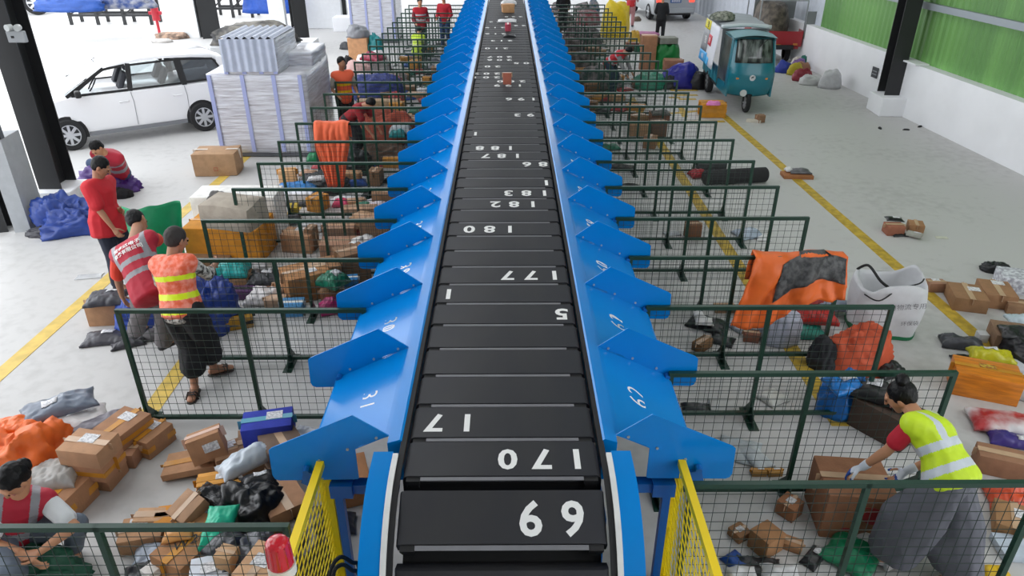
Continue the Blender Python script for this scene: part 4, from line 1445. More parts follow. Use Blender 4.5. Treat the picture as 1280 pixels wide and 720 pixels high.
# big white bulk bag with green base
bb = thing('bulk_bag', 'big open white woven bulk bag with green base standing right of the fences', 'bag', at(1098, 408, 0))
bb.rotation_euler = (0, 0, -.15)


def sq(a, e=.55):
    c, s = math.cos(a), math.sin(a)
    return (math.copysign(abs(c) ** e, c), math.copysign(abs(s) ** e, s))


def bbf(u, v):
    a = 2 * PI * u
    x, y = sq(a)
    n = noise.noise(V((x * 2, y * 2, v * 3)))
    if v <= .6:
        t = v / .6
        R = .33 + .035 * math.sin(t * PI) + .02 * n
        z = .62 * t * (1 + .04 * n) + (.05 * math.sin(a * 3) + .05 * x if t > .9 else 0)
        return (x * R, y * R * .85, z)
    t = (v - .6) / .4
    z = .62 + .05 * math.sin(a * 3) + .05 * x - t * .42
    R = .33 * (1 - .04 - .25 * t) + .03 * n
    return (x * R, y * R * .85, max(z, .15))


q = MB()
q.grid(bbf, 48, 26, closed_u=True)
q.f.append([i for i in range(48)]); q.m.append(0)
n_ = 26 * 48
q.f.append([n_ + i for i in range(48)]); q.m.append(0)
q.build('bag', mat('white_woven', 'c9cacd', .6, var=.06, vscale=10, bump=.35, bscale=10, kind='crinkle'), bb, smooth='all')
q = MB()
q.grid(lambda u, v: tuple(V((bbf(u, .001)[0] * 1.03, bbf(u, .001)[1] * 1.03, .002 + .10 * v * (1 + .6 * math.sin(2 * PI * u * 1.0 - .6))))), 48, 2, closed_u=True)
q.build('green_base', mat('green_woven', '0c6a40', .6), bb, smooth='all', fix=False)
tube('black_strap', [(-.33, -.25, .52), (-.2, -.34, .50), (0, -.24, .60), (.2, -.2, .66), (.28, -.1, .67)], .008, BLACK, bb)
tube('black_strap', [(-.3, .2, .6), (-.25, .05, .72), (-.15, -.1, .62), (-.05, -.12, .55)], .015, BLACK, bb)
put_text('printed_characters', '电商物流专用', .075, mat('grey_print', '6c6c70', .7), bb, frame((.06, -.345, .44), (1, 0.05, .12), (0, 0, 1)))
put_text('printed_characters', '环保袋', .06, mat('grey_print', '6c6c70', .7), bb, frame((.16, -.345, .25), (1, 0.05, .12), (0, 0, 1)))

# blue tarpaulin at the left column, purple bag, green sheet
heap(80, 271, (.74, .5, .42), 0, film('24408c', .4), 'crumpled dark blue tarpaulin against the left column', seed=120, fold=.6, freq=1.5, p=.8)
heap(96, 280, (.8, .45, .28), 24, film('27428e', .4), 'dark blue tarpaulin lying in front of the larger one', seed=122, fold=.6, freq=1.6, p=.8)
heap(55, 290, (.5, .25, .1), 0, film('2c2c34', .4), 'dark plastic bag under the blue tarpaulin', name='plastic_bag', cat='bag', seed=123)
heap(135, 228, (.9, .5, .3), 0, film('4a2478', .4), 'purple plastic sheet at the feet of the crouching worker', name='plastic_sheet', cat='sheet', seed=124, fold=.45)
heap(148, 242, (.45, .25, .12), 0, cloth('1c1c20'), 'black bag in front of the purple plastic sheet', name='plastic_bag', cat='bag', seed=125)
mailer(112, 346, (.32, .14, .02), 10, 0, film('b8babc', .2), 'scrap of clear plastic on the floor near the yellow line', lab=False, P=at(112, 346, 0))
gs = thing('green_sack', 'emerald green sack held up by the bending men', 'sack', at(198, 290, .5))


def gsf(u, v):
    x0, x1 = -.42, .62
    n = noise.noise(V((u * 3, v * 3, 4)))
    px_, py_ = 146 + 78 * u, 255 + (6 + 4 * math.sin(u * 6)) * 1.0
    top = at(146 + 78 * u, 257 + 5 * math.sin(u * 5), .85)
    x = top.x
    return V((x - gs.location.x, top.y - gs.location.y - .25 * v + .09 * n + .05 * math.sin(u * 9), .85 - .80 * v * (.75 + .25 * u) + .03 * n - gs.location.z))


gs.location = (at(185, 258, .85).x, at(185, 258, .85).y, 0)
q = MB(); q.sheet(gsf, 30, 16, .006)
q.build('cloth', mat('emerald_woven', '0f9a66', .5, var=.15, vscale=5, bump=.4, bscale=8), gs, smooth='all')
# ------------------------------------------------------------------ people
_sph = []
for i in range(9):
    for j in range(12):
        a = PI * i / 8
        b = 2 * PI * j / 12
        _sph.append(V((math.sin(a) * math.cos(b), math.sin(a) * math.sin(b), math.cos(a))))


def ell(c, r, B=None):
    """ellipsoid blob; r radius or 3 radii along basis B"""
    c = V(c)
    if not isinstance(r, (tuple, list)):
        r = (r, r, r)
    if B is None:
        B = (V((1, 0, 0)), V((0, 1, 0)), V((0, 0, 1)))
    return [c + B[0] * p.x * r[0] + B[1] * p.y * r[1] + B[2] * p.z * r[2] for p in _sph]


def hulls(name, groups, voxel, parent, m, smooth_it=4, colorfn=None, mats_=None, disp=0.0, dscale=9, inv=None):
    """one continuous skin over convex pieces"""
    bm = bmesh.new()
    for g in groups:
        pts = []
        for e in g:
            pts += e
        vs = [bm.verts.new(p) for p in pts]
        r = bmesh.ops.convex_hull(bm, input=vs)
        bad = [x for x in r['geom_interior'] if isinstance(x, bmesh.types.BMVert)]
        bad += [x for x in r['geom_unused'] if isinstance(x, bmesh.types.BMVert)]
        bmesh.ops.delete(bm, geom=list(set(bad)), context='VERTS')
    me = bpy.data.meshes.new('t')
    bm.to_mesh(me)
    bm.free()
    o = bpy.data.objects.new('t', me)
    COL.objects.link(o)
    md = o.modifiers.new('r', 'REMESH')
    md.mode = 'VOXEL'
    md.voxel_size = voxel
    md.adaptivity = 0
    sm = o.modifiers.new('s', 'SMOOTH')
    sm.factor = 0.5
    sm.iterations = smooth_it
    dg = bpy.context.evaluated_depsgraph_get()
    me2 = bpy.data.meshes.new_from_object(o.evaluated_get(dg))
    bpy.data.objects.remove(o)
    if disp:
        nn = [v.normal.copy() for v in me2.vertices]
        for v, n in zip(me2.vertices, nn):
            q_ = v.co * dscale
            v.co += n * disp * ((1 - 2 * abs(noise.noise(V((q_.x, q_.y, q_.z * .45))))) + .5 * noise.noise(q_ * 2.2))
    me2.polygons.foreach_set('use_smooth', [True] * len(me2.polygons))
    me2.materials.clear()
    for x in (mats_ or [m]):
        me2.materials.append(x)
    if colorfn:
        for p in me2.polygons:
            p.material_index = colorfn(p.center)
    if inv is not None:
        me2.transform(inv)
    o = bpy.data.objects.new(name, me2)
    COL.objects.link(o)
    o.parent = parent
    return o


def ik(a, b, l1, l2, pole):
    a, b, pole = V(a), V(b), V(pole)
    d = b - a
    L = d.length
    mx = (l1 + l2) * 0.995
    if L > mx:
        b = a + d * (mx / L)
        d = b - a
        L = mx
    L = max(L, abs(l1 - l2) * 1.05 + 1e-3)
    x = d.normalized()
    p = pole - x * pole.dot(x)
    p = p.normalized() if p.length > 1e-5 else V((0, 0, 1))
    c = (l1 * l1 + L * L - l2 * l2) / (2 * l1 * L)
    c = max(-1, min(1, c))
    s = math.sqrt(1 - c * c)
    return a + x * l1 * c + p * l1 * s, b


def hand_blobs(w, d, n, side, curl=0.6, s=1.0):
    """palm and five fingers. w wrist, d finger direction, n palm normal, side: thumb direction"""
    d = V(d).normalized()
    n = V(n)
    n = (n - d * n.dot(d)).normalized()
    t = d.cross(n).normalized()
    if t.dot(V(side)) < 0:
        t = -t
    g = []
    B = (t, d, n)
    g.append([ell(w, (.024 * s, .02 * s, .019 * s), B), ell(V(w) + d * .075 * s, (.040 * s, .018 * s, .014 * s), B)])
    base = V(w) + d * .085 * s
    for i, (off, L) in enumerate(((.028, .072), (.009, .08), (-.010, .075), (-.028, .06))):
        p = base + t * off * s
        dr = (d + t * off * 2.0).normalized()
        pr = p - dr * .02 * s
        a = 0
        rad = .0088 * s
        for k_, f in enumerate((.45, .32, .23)):
            a += curl * (.55 if k_ == 0 else .7)
            q_ = p + (dr * math.cos(a) + n * math.sin(a)) * L * f * s
            g.append([ell(pr if k_ == 0 else p, rad), ell(q_, rad * .92)])
            p = q_
            pr = p
            rad *= .93
    p = V(w) + d * .025 * s + t * .022 * s
    q1 = p + (d * .6 + t * .75 + n * .25).normalized() * .042 * s
    q2 = q1 + (d * .85 + t * .3 + n * .35 * (1 + curl)).normalized() * .032 * s
    q3 = q2 + (d * .9 + n * .4 * (1 + curl)).normalized() * .025 * s
    g.append([ell(p, .012 * s), ell(q1, .0105 * s)])
    g.append([ell(q1, .0105 * s), ell(q2, .0098 * s)])
    g.append([ell(q2, .0098 * s), ell(q3, .0085 * s)])
    return g


SKIN = mat('skin', 'c08a68', .55, var=.08, vscale=6)
SKIN2 = mat('skin_tan', 'a8765a', .55, var=.08, vscale=6)
HAIR = mat('black_hair', '0a090b', .5, spec=.25, bump=.3, bscale=60, stretch=(1, 1, .2))
EYE = mat('dark_eye', '15100e', .2)
LIP = mat('lip', '94524a', .5)


class Person:
    def __init__(s, label, pelvis, neck, head, look, hands, feet, fwd, sh=None, scale=1.0, knee=None, elbow=None, near=True, skin=None,
                 voxel=None, toe=None, hand_dir=None, palm=None, curl=(.6, .6), group=None, head_up=None, bend=0.0, kneeL=None, kneeR=None, elbL=None, elbR=None, broad=1.0):
        s.k = scale
        k = scale
        s.P, s.N, s.H = V(pelvis), V(neck), V(head)
        s.fwd = V((fwd[0], fwd[1], 0)).normalized()
        up = (s.N - s.P).normalized()
        r0 = s.fwd.cross(V((0, 0, 1))).normalized()      # person's right
        s.r0 = r0
        s.sr = V(sh).normalized() if sh is not None else r0
        s.sr = (s.sr - up * s.sr.dot(up)).normalized()
        s.up = up
        s.cf = up.cross(s.sr).normalized()              # chest forward
        s.vox = voxel or (.0085 if near else .022)
        s.near = near
        base = V(((feet[0][0] + feet[1][0]) / 2, (feet[0][1] + feet[1][1]) / 2, 0))
        s.root = thing('person', label, 'person', base, 0, group)
        s.inv = Matrix.Translation(-base)
        s.skin = skin or SKIN
        s.B = (s.sr, s.cf, s.up)
        rp = (r0 - up * r0.dot(up)).normalized()
        fpv = up.cross(rp).normalized()
        s.BP = (rp, fpv, up)
        s.hipR = s.P + rp * .09 * k
        s.hipL = s.P - rp * .09 * k
        s.shR = s.N - s.up * .055 * k + s.sr * .165 * k * broad
        s.shL = s.N - s.up * .055 * k - s.sr * .165 * k * broad
        kp = V(knee) if knee is not None else s.fwd + V((0, 0, .1))
        s.footL, s.footR = V(feet[0]), V(feet[1])
        s.kneeL, aL = ik(s.hipL, s.footL, .41 * k, .41 * k, V(kneeL) if kneeL is not None else kp)
        s.kneeR, aR = ik(s.hipR, s.footR, .41 * k, .41 * k, V(kneeR) if kneeR is not None else kp)
        s.ankL, s.ankR = aL, aR
        ep = V(elbow) if elbow is not None else -s.cf * 1 - V((0, 0, .6))
        s.elbL, s.wrL = ik(s.shL, hands[0], .28 * k, .245 * k, V(elbL) if elbL is not None else ep - s.sr * .4)
        s.elbR, s.wrR = ik(s.shR, hands[1], .28 * k, .245 * k, V(elbR) if elbR is not None else ep + s.sr * .4)
        s.toe = [V(t).normalized() for t in toe] if toe else [s.fwd, s.fwd]
        s.look = V(look).normalized()
        hu = V(head_up) if head_up is not None else (s.H - s.N).normalized() + V((0, 0, .3))
        s.hu = (hu - s.look * hu.dot(s.look)).normalized()
        s.hr = s.look.cross(s.hu).normalized()
        s.HB = (s.hr, s.look, s.hu)
        s.W = s.P + (s.N - s.P) * .38 - s.cf * bend     # waist
        s.C = s.P + (s.N - s.P) * .72 - s.cf * bend * .8
        s.hand_dir, s.palm, s.curl = hand_dir, palm, curl
        s.broad = broad
        s.body()

    def torso(s, e=0.0, lo=True, hem=0.0, hip=0.0):
        k = s.k
        b = s.broad
        g = []
        hp = [ell(s.P, (.155 * k * b + e, .105 * k + e, .10 * k + e * .5), s.BP)]
        wa = [ell(s.W, (.135 * k * b + e, .10 * k + e, .07 * k), s.B)]
        ch = [ell(s.C, (.160 * k * b + e, .115 * k + e, .09 * k), s.B)]
        sh = [ell(s.shR + s.sr * -.01, .055 * k + e), ell(s.shL + s.sr * .01, .055 * k + e), ell(s.N - s.up * .04 * k, (.07 * k + e, .06 * k + e, .04 * k + e), s.B)]
        if lo:
            g.append(hp + wa)
        else:
            g.append([ell(s.P + s.up * (.02 - hem) * k, (.150 * k * b + e + hip, .108 * k + e + hip, .05 * k), s.BP), ell(s.P + s.up * .04 * k, (.150 * k * b + e + hip, .108 * k + e + hip, .05 * k), s.BP)] + wa)
        g.append(wa + ch)
        g.append(ch + sh)
        return g

    def limb(s, a, b, ra, rb, mid=None, rm=None):
        if mid is None:
            return [[ell(a, ra), ell(b, rb)]]
        m_ = V(a) + (V(b) - V(a)) * mid
        return [[ell(a, ra), ell(m_, rm)], [ell(m_, rm), ell(b, rb)]]

    def body(s):
        k = s.k
        g = s.torso()
        kh = k * 1.08
        # neck and head
        g.append([ell(s.N - s.up * .03 * k, .06 * k), ell(s.H - s.hu * .06 * k - s.look * .02 * k, .052 * k)])
        g.append([ell(s.H + s.hu * .025 * kh - s.look * .012 * kh, (.074 * kh, .090 * kh, .088 * kh), s.HB), ell(s.H - s.hu * .015 * kh + s.look * .02 * kh, (.066 * kh, .066 * kh, .06 * kh), s.HB)])
        g.append([ell(s.H - s.hu * .015 * kh + s.look * .02 * kh, (.063 * kh, .066 * kh, .05 * kh), s.HB), ell(s.H - s.hu * .088 * kh + s.look * .045 * kh, (.026 * kh, .026 * kh, .02 * kh), s.HB)])
        if s.near:
            g.append([ell(s.H + s.hu * .012 * kh + s.look * .088 * kh, .008 * kh), ell(s.H - s.hu * .022 * kh + s.look * .104 * kh, (.015 * kh, .011 * kh, .009 * kh), s.HB)])
            for t in (-1, 1):
                g.append([ell(s.H + s.hr * t * .076 * kh - s.look * .005 * kh, (.009 * kh, .017 * kh, .03 * kh), s.HB)])
            g.append([ell(s.H + s.hu * .028 * kh + s.look * .082 * kh + s.hr * .028 * kh, .01 * kh), ell(s.H + s.hu * .028 * kh + s.look * .082 * kh - s.hr * .028 * kh, .01 * kh)])
        for sh_, el, wr in ((s.shL, s.elbL, s.wrL), (s.shR, s.elbR, s.wrR)):
            g += s.limb(sh_, el, .05 * k, .036 * k, .4, .045 * k)
            g += s.limb(el, wr, .038 * k, .024 * k, .3, .037 * k)
        for hp, kn, an in ((s.hipL, s.kneeL, s.ankL), (s.hipR, s.kneeR, s.ankR)):
            g += s.limb(hp, kn, .088 * k, .054 * k, .35, .078 * k)
            g += s.limb(kn, an, .054 * k, .036 * k, .32, .054 * k)
        for i, an in enumerate((s.ankL, s.ankR)):
            t = s.toe[i]
            sd_ = t.cross(V((0, 0, 1)))
            f0 = an - t * .03 * k + V((0, 0, -.03 * k))
            f1 = an + t * .15 * k + V((0, 0, -.045 * k))
            g.append([ell(an, .036 * k), ell(f0, .032 * k), ell(f1, (.04 * k, .04 * k, .02 * k))])
        for i, (el, wr) in enumerate(((s.elbL, s.wrL), (s.elbR, s.wrR))):
            d = (wr - el).normalized()
            if s.hand_dir and s.hand_dir[i] is not None:
                d = V(s.hand_dir[i]).normalized()
            pn = V(s.palm[i]) if s.palm and s.palm[i] is not None else (s.sr * (1 if i == 0 else -1))
            sd_ = s.cf
            if s.near:
                g += hand_blobs(wr, d, pn, sd_, s.curl[i], k)
            else:
                g.append([ell(wr, .025 * k), ell(wr + d * .1 * k, (.03 * k, .03 * k, .03 * k))])
        s.obj = hulls('body', g, s.vox * (.75 if s.near else 1), s.root, s.skin, 2 if s.near else 1, inv=s.inv)
        if s.near:
            for t in (-1, 1):
                q = MB()
                c = s.inv @ (s.H + s.hu * .012 * k * 1.08 + s.look * .0835 * k * 1.08 + s.hr * t * .03 * k * 1.08)
                q.cyl(c, c + s.look * .006 * k * 1.08, .009 * k * 1.08, .007 * k * 1.08, n=10)
                q.build('eye', EYE, s.root)
            q = MB()
            c = s.inv @ (s.H - s.hu * .048 * k * 1.08 + s.look * .082 * k * 1.08)
            q.beam(c - s.hr * .02 * k * 1.08, c + s.hr * .02 * k * 1.08, .012 * k * 1.08, .008 * k * 1.08, up=s.hu)
            q.build('mouth', LIP, s.root, bevel=.003)

    def hair(s, long=0.0, bun=False, m=HAIR):
        k = s.k * 1.08
        g = [[ell(s.H + s.hu * .038 * k - s.look * .022 * k, (.083 * k, .092 * k, .088 * k), s.HB), ell(s.H - s.hu * .01 * k - s.look * .045 * k, (.07 * k, .055 * k, .05 * k + long), s.HB)]]
        o = hulls('hair', g, .007 if s.near else .02, s.root, m, 2, disp=.003 if s.near else 0, dscale=30, inv=s.inv)
        if bun:
            q = s.H + s.hu * bun[0] * k - s.look * bun[1] * k
            o2 = hulls('hair_bun', [[ell(q, .042 * k)], [ell(q + s.hr * .02, .03 * k), ell(q - s.hr * .025, .03 * k)]], .006, o, m, 2, disp=.004, dscale=40, inv=s.inv)
            g = [[ell(q - (s.hu * bun[0] - s.look * bun[1]).normalized() * .035 * k, .03 * k)]]
            hulls('hair_tie', g, .006, o, mat('hair_tie', 'd0c8c8', .6), 1, inv=s.inv)
        return o

    def top(s, m, sleeve=.55, e=.012, name='shirt', colorfn=None, mats_=None, hem=.12, disp=.004, arms=True, collar=True, hip=0.0):
        k = s.k
        g = s.torso(e * k, lo=False, hem=hem, hip=hip)
        if arms:
            for sh_, el, wr in ((s.shL, s.elbL, s.wrL), (s.shR, s.elbR, s.wrR)):
                if sleeve <= 1:
                    b = sh_ + (el - sh_) * sleeve
                    g += s.limb(sh_, b, (.052 + e) * k, (.052 + e) * k)
                else:
                    g += s.limb(sh_, el, (.052 + e) * k, (.042 + e) * k)
                    b = el + (wr - el) * (sleeve - 1)
                    g += s.limb(el, b, (.042 + e) * k, (.034 + e) * k)
        return hulls(name, g, s.vox, s.root, m, 2, colorfn, mats_, disp=disp if s.near else 0, inv=s.inv)

    def pants(s, m, leg=1.9, e=.014, we=None, flare=0.0, name='trousers', disp=.006, waist=.07, wide=0.0):
        k = s.k
        we = min(e, .014) if we is None else we
        g = [[ell(s.P, (.158 * k * s.broad + we, .110 * k + we, .10 * k), s.BP), ell(s.P + s.up * waist * k, (.138 * k * s.broad + we, .100 * k + we, .045 * k), s.BP)]]
        for hp, kn, an in ((s.hipL, s.kneeL, s.ankL), (s.hipR, s.kneeR, s.ankR)):
            g.append([ell(s.P, .10 * k), ell(hp, (.092 + e) * k)])
            if wide:
                b = kn + (an - kn) * (leg - 1)
                md_ = hp + (b - hp) * .5
                g.append([ell(hp, .105), ell(kn, .10), ell(md_, .09 + wide * .4)])
                g.append([ell(md_, .09 + wide * .4), ell(kn, .10), ell(b, (wide, wide, .02))])
            elif leg <= 1:
                b = hp + (kn - hp) * leg
                g += s.limb(hp, b, (.092 + e) * k, (.072 + e + flare) * k)
            else:
                g += s.limb(hp, kn, (.092 + e) * k, (.062 + e + flare * .6) * k)
                b = kn + (an - kn) * (leg - 1)
                g += s.limb(kn, b, (.062 + e + flare * .6) * k, (.05 + e + flare) * k)
        return hulls(name, g, s.vox, s.root, m, 2, disp=disp if s.near else 0, dscale=6, inv=s.inv)

    def shoes(s, m, name='shoe', sandal=False):
        k = s.k
        for i, an in enumerate((s.ankL, s.ankR)):
            t = s.toe[i]
            sd_ = t.cross(V((0, 0, 1))).normalized()
            B = (sd_, t, V((0, 0, 1)))
            z = an.z
            h0 = an - t * .035 * k
            h1 = an + t * .155 * k
            if sandal:
                a = V((h0.x, h0.y, z - .072 * k)); b = V((h1.x, h1.y, z - .072 * k))
                o = hulls(name, [[ell(a, (.042 * k, .04 * k, .012), B), ell(b, (.05 * k, .04 * k, .012), B)]], .007, s.root, m, 1, inv=s.inv)
                q = MB()
                for tt, zz in ((.09, .0), (.12, -.008)):
                    c = an + t * tt * k
                    c.z = z - .012 * k + zz
                    c = s.inv @ c
                    w_ = .052 * k
                    q.beam(c - sd_ * w_ + V((0, 0, -.05)), c - sd_ * w_ * .5 + V((0, 0, .012)), .03, .006, up=t)
                    q.beam(c - sd_ * w_ * .5 + V((0, 0, .012)), c + sd_ * w_ * .5 + V((0, 0, .012)), .03, .006)
                    q.beam(c + sd_ * w_ * .5 + V((0, 0, .012)), c + sd_ * w_ + V((0, 0, -.05)), .03, .006, up=t)
                q.build('strap', m, o)
            else:
                a = V((h0.x, h0.y, z - .045 * k)); b = V((h1.x, h1.y, z - .055 * k))
                g = [[ell(a, (.04 * k, .038 * k, .035 * k), B), ell(b, (.047 * k, .04 * k, .027 * k), B)],
                     [ell(an + V((0, 0, -.005)), (.044 * k, .046 * k, .03 * k), B), ell(a, .035 * k), ell(an + t * .06 * k + V((0, 0, -.04 * k)), .035 * k)]]
                hulls(name, g, .008 if s.near else .02, s.root, m, 2, inv=s.inv)

    def vest_color(s, bands, sides=None, back=None):
        """reflective bands: heights along the torso (0 pelvis .. 1 neck); sides: lateral distance of shoulder straps"""
        L = (s.N - s.P).length

        def f(c):
            q_ = V(c) - s.P
            t = q_.dot(s.up) / L
            x = q_.dot(s.sr)
            for a, b in bands:
                if a < t < b:
                    return 1
            if sides and t > sides[2] and sides[0] < abs(x) < sides[1]:
                return 1
            return 0
        return f


def on_surface(o, s_, size, m, origin, xd, yd, toward, name='lettering', spacing=1.0, label=None, off=.004, bold=0.0):
    """lettering laid onto a garment"""
    me0 = o.data
    bvh = BVHTree.FromPolygons([v.co for v in me0.vertices], [tuple(p.vertices) for p in me0.polygons])
    me = text_mesh(s_, size, spacing, bold)
    bm = bmesh.new()
    bm.from_mesh(me)
    bmesh.ops.subdivide_edges(bm, edges=[e for e in bm.edges if e.calc_length() > .012], cuts=2)
    bmesh.ops.triangulate(bm, faces=bm.faces)
    M = frame(origin, xd, yd)
    tw = V(toward).normalized()
    for v in bm.verts:
        p = M @ v.co
        hit = bvh.ray_cast(p + tw * .5, -tw)
        v.co = (hit[0] + tw * off) if hit[0] is not None else p
    bm.to_mesh(me)
    bm.free()
    me.materials.clear()
    me.materials.append(m)
    r = bpy.data.objects.new(name, me)
    COL.objects.link(r)
    r.parent = o
    if label:
        r['label'] = label
    return r


SILVER = mat('reflective_silver', 'b4bac2', .35, var=.1, vscale=10)
LIMEB = mat('reflective_lime', 'd8ea10', .45)
REDV = mat('red_vest_cloth', 'b01c34', .7, var=.12, vscale=9)
REDV2 = mat('crimson_shirt', 'c0202e', .75, var=.12, vscale=9)

# --- woman in the lime vest, right foreground
def A_(px, py, z):
    return at(px, py, z)
pel = A_(1190, 602, .80); nk = A_(1146, 520, 1.07); hd = A_(1126, 497, 1.08)
PA = Person('woman in a yellow-green reflective vest and wide grey trousers bending over a carton', pel, nk, hd, V((-.75, .45, -.6)),
            (A_(1078, 584, .62), A_(1134, 588, .60)), (A_(1118, 698, .085), A_(1204, 716, .085)), (-.85, .5), sh=(.45, .88, .0), scale=1.0,
            toe=(V((-.8, .35, 0)), V((-.6, -.1, 0))), knee=V((-1, .3, 0)), hand_dir=(V((-.5, .45, -.75)), V((-.5, .1, -.9))), curl=(.5, .4), head_up=V((-.3, .15, 1)), bend=.03, elbow=V((.3, -.5, -.4)), palm=(V((-.2, .2, -1)), V((-.9, .2, .2))))
PA.shoes(mat('pink_white_sneaker', 'd8ccd0', .6), name='sneaker')
PA.pants(mat('grey_linen', '5c5d66', .8, var=.1, vscale=5), leg=1.84, e=.018, wide=.165, disp=.014, waist=.03)
PA.top(mat('red_tshirt', 'b8142c', .7, var=.1), sleeve=.62, e=.012, disp=.003, hem=-.06)
LIMEV = mat('lime_vest_cloth', 'c4e01e', .6, var=.1, vscale=12)
v_ = PA.top(LIMEV, arms=False, e=.03, hip=.035, name='reflective_vest', hem=.04, disp=.006,
            colorfn=PA.vest_color([(.12, .24), (.44, .56)], (.09, .135, .56)), mats_=[LIMEV, mat('vest_silver_band', 'c4ccd4', .4, var=.08, vscale=12)])
PA.hair(bun=(.125, .06))
GLV = mat('white_glove', 'd4dae4', .8)
GLB = mat('blue_glove_coating', '1c4c9c', .7)
for i, (el, wr) in enumerate(((PA.elbL, PA.wrL), (PA.elbR, PA.wrR))):
    d = V(PA.hand_dir[i]).normalized()
    g = [[[p_ + (p_ - wr).normalized() * .0 for p_ in e] for e in b_] for b_ in hand_blobs(wr, d, V(PA.palm[i]), PA.cf, PA.curl[i], 1.12)]
    g.append([ell(wr - (wr - el).normalized() * .05, .033), ell(wr, .03)])
    n_ = V(PA.palm[i]).normalized()
    hulls('glove', g, .0065, PA.root, GLV, 2, inv=PA.inv, mats_=[GLV, GLB], colorfn=lambda c, w=wr, d=d: 1 if (c - w).dot(d) > .085 else 0)

# --- man in the red polo shirt
pel = A_(152, 280, .88); nk = A_(122, 225, 1.36); hd = A_(134, 203, 1.52)
pel = V((nk.x + .02, nk.y - .08, .88))
PB = Person('man in a plain red polo shirt standing and looking down at the green sack', pel, nk, V((nk.x + .06, nk.y + .03, 1.50)), V((.75, .1, -.5)),
            (V((pel.x + .15, pel.y + .05, 1.0)), V((pel.x + .2, pel.y - .22, .82))), ((pel.x + .02, pel.y + .14, .085), (pel.x - .02, pel.y - .12, .085)), (.9, -.2), sh=(-.1, -1, 0), scale=.98,
            toe=(V((.9, 0, 0)), V((.9, -.2, 0))), elbow=V((-.8, 0, -.2)), curl=(.5, .7), skin=SKIN2, broad=1.12)
PB.shoes(mat('dark_shoe', '26262a', .6))
PB.pants(mat('navy_jeans', '1f2638', .8, var=.15), leg=1.95, e=.016)
PB.top(mat('red_polo', 'c4202c', .75, var=.06), sleeve=.75, e=.03, hem=.16, hip=.03, name='polo_shirt', disp=.006)
PB.hair()

# --- bending man in the lettered red vest
pel = A_(188, 358, .92); nk = A_(165, 303, 1.24); hd = A_(172, 277, 1.26)
PC = Person('man bending over in a red vest with white characters on its back', pel, nk, hd, V((.35, .75, -.65)),
            (A_(153, 372, .62), A_(207, 300, .95)), (A_(168, 424, .085), A_(205, 436, .085)), (.1, 1), sh=(.97, -.15, 0), scale=1.0, knee=V((.2, 1, 0)),
            toe=(V((.1, .9, 0)), V((.5, .8, 0))), elbow=V((-.2, -.2, -.9)), elbR=V((.6, -.2, -.5)), curl=(.7, .7), skin=SKIN2, bend=.04, hand_dir=(V((.1, .2, -1)), V((.5, .7, -.3))), broad=1.08)
PC.shoes(mat('black_sneaker', '2c2c30', .6), name='sneaker')
PC.pants(mat('grey_trousers', '6a6668', .85, var=.12), leg=1.93, e=.022, flare=.01, disp=.008)
PC.top(mat('orange_tshirt', 'e0402a', .75, var=.08), sleeve=.8, e=.016)
v_ = PC.top(REDV, arms=False, e=.034, hip=.015, name='reflective_vest', hem=.14, disp=.005, colorfn=PC.vest_color([(.17, .27), (.43, .53)], (.13, .18, .5)), mats_=[REDV, mat('vest_grey_band', '8c8c92', .45, var=.08)])
c_ = PC.inv @ (PC.N - PC.up * .10 - PC.cf * .16)
for i, t_ in enumerate(('恒金达电子', '商务有限公司')):
    on_surface(v_, t_, .058 if i == 0 else .05, WHITE, c_ - PC.up * (.064 * i), PC.sr, PC.up, -PC.cf, name='white_characters', bold=.0012)
PC.hair()

# --- man in the orange and yellow vest and black shorts
pel = A_(230, 398, .90); nk = A_(226, 322, 1.36); hd = A_(228, 298, 1.52)
f1 = A_(243, 483, .075); f2 = A_(268, 462, .075)
pel = V(((f1.x + f2.x) / 2 - .03, (f1.y + f2.y) / 2 - .05, .87))
nk = V((pel.x - .05, pel.y + .14, 1.34)); hd = V((nk.x + .04, nk.y + .08, 1.475))
PD = Person('man in an orange patterned vest with yellow bands, black three-quarter shorts and sandals', pel, nk, hd, V((.5, .8, -.45)),
            (V((nk.x - .2, nk.y + .38, 1.02)), V((nk.x + .22, nk.y + .36, 1.10))), (f1, f2), (.35, .93), sh=(.95, -.3, 0), scale=1.0, knee=V((.2, 1, 0)),
            toe=(V((.1, -.95, 0)), V((.9, .55, 0))), elbow=V((0, -.6, -.8)), curl=(.5, .6), skin=SKIN2, broad=1.05)
PD.ankL
PD.shoes(mat('brown_sandal', '3a302c', .7), name='sandal', sandal=True)
PD.pants(mat('black_shorts', '1b1b1e', .85, var=.1), leg=1.52, e=.035, flare=.03, name='shorts', disp=.012)
PAT = mat('patterned_shirt', 'c8c4bc', .7, color2='2a2626', vscale=28)
PD.top(PAT, sleeve=1.3, e=.014, hem=.09, hip=.024)
ORV = mat('orange_patterned_vest', 'e4603c', .7, color2='f0907c', vscale=20)
PD.top(ORV, arms=False, e=.034, hip=.02, name='reflective_vest', hem=.05, disp=.006, colorfn=PD.vest_color([(-.02, .08), (.25, .36), (.60, .70)]), mats_=[ORV, LIMEB])
PD.hair(m=mat('short_hair', '2a2422', .7))

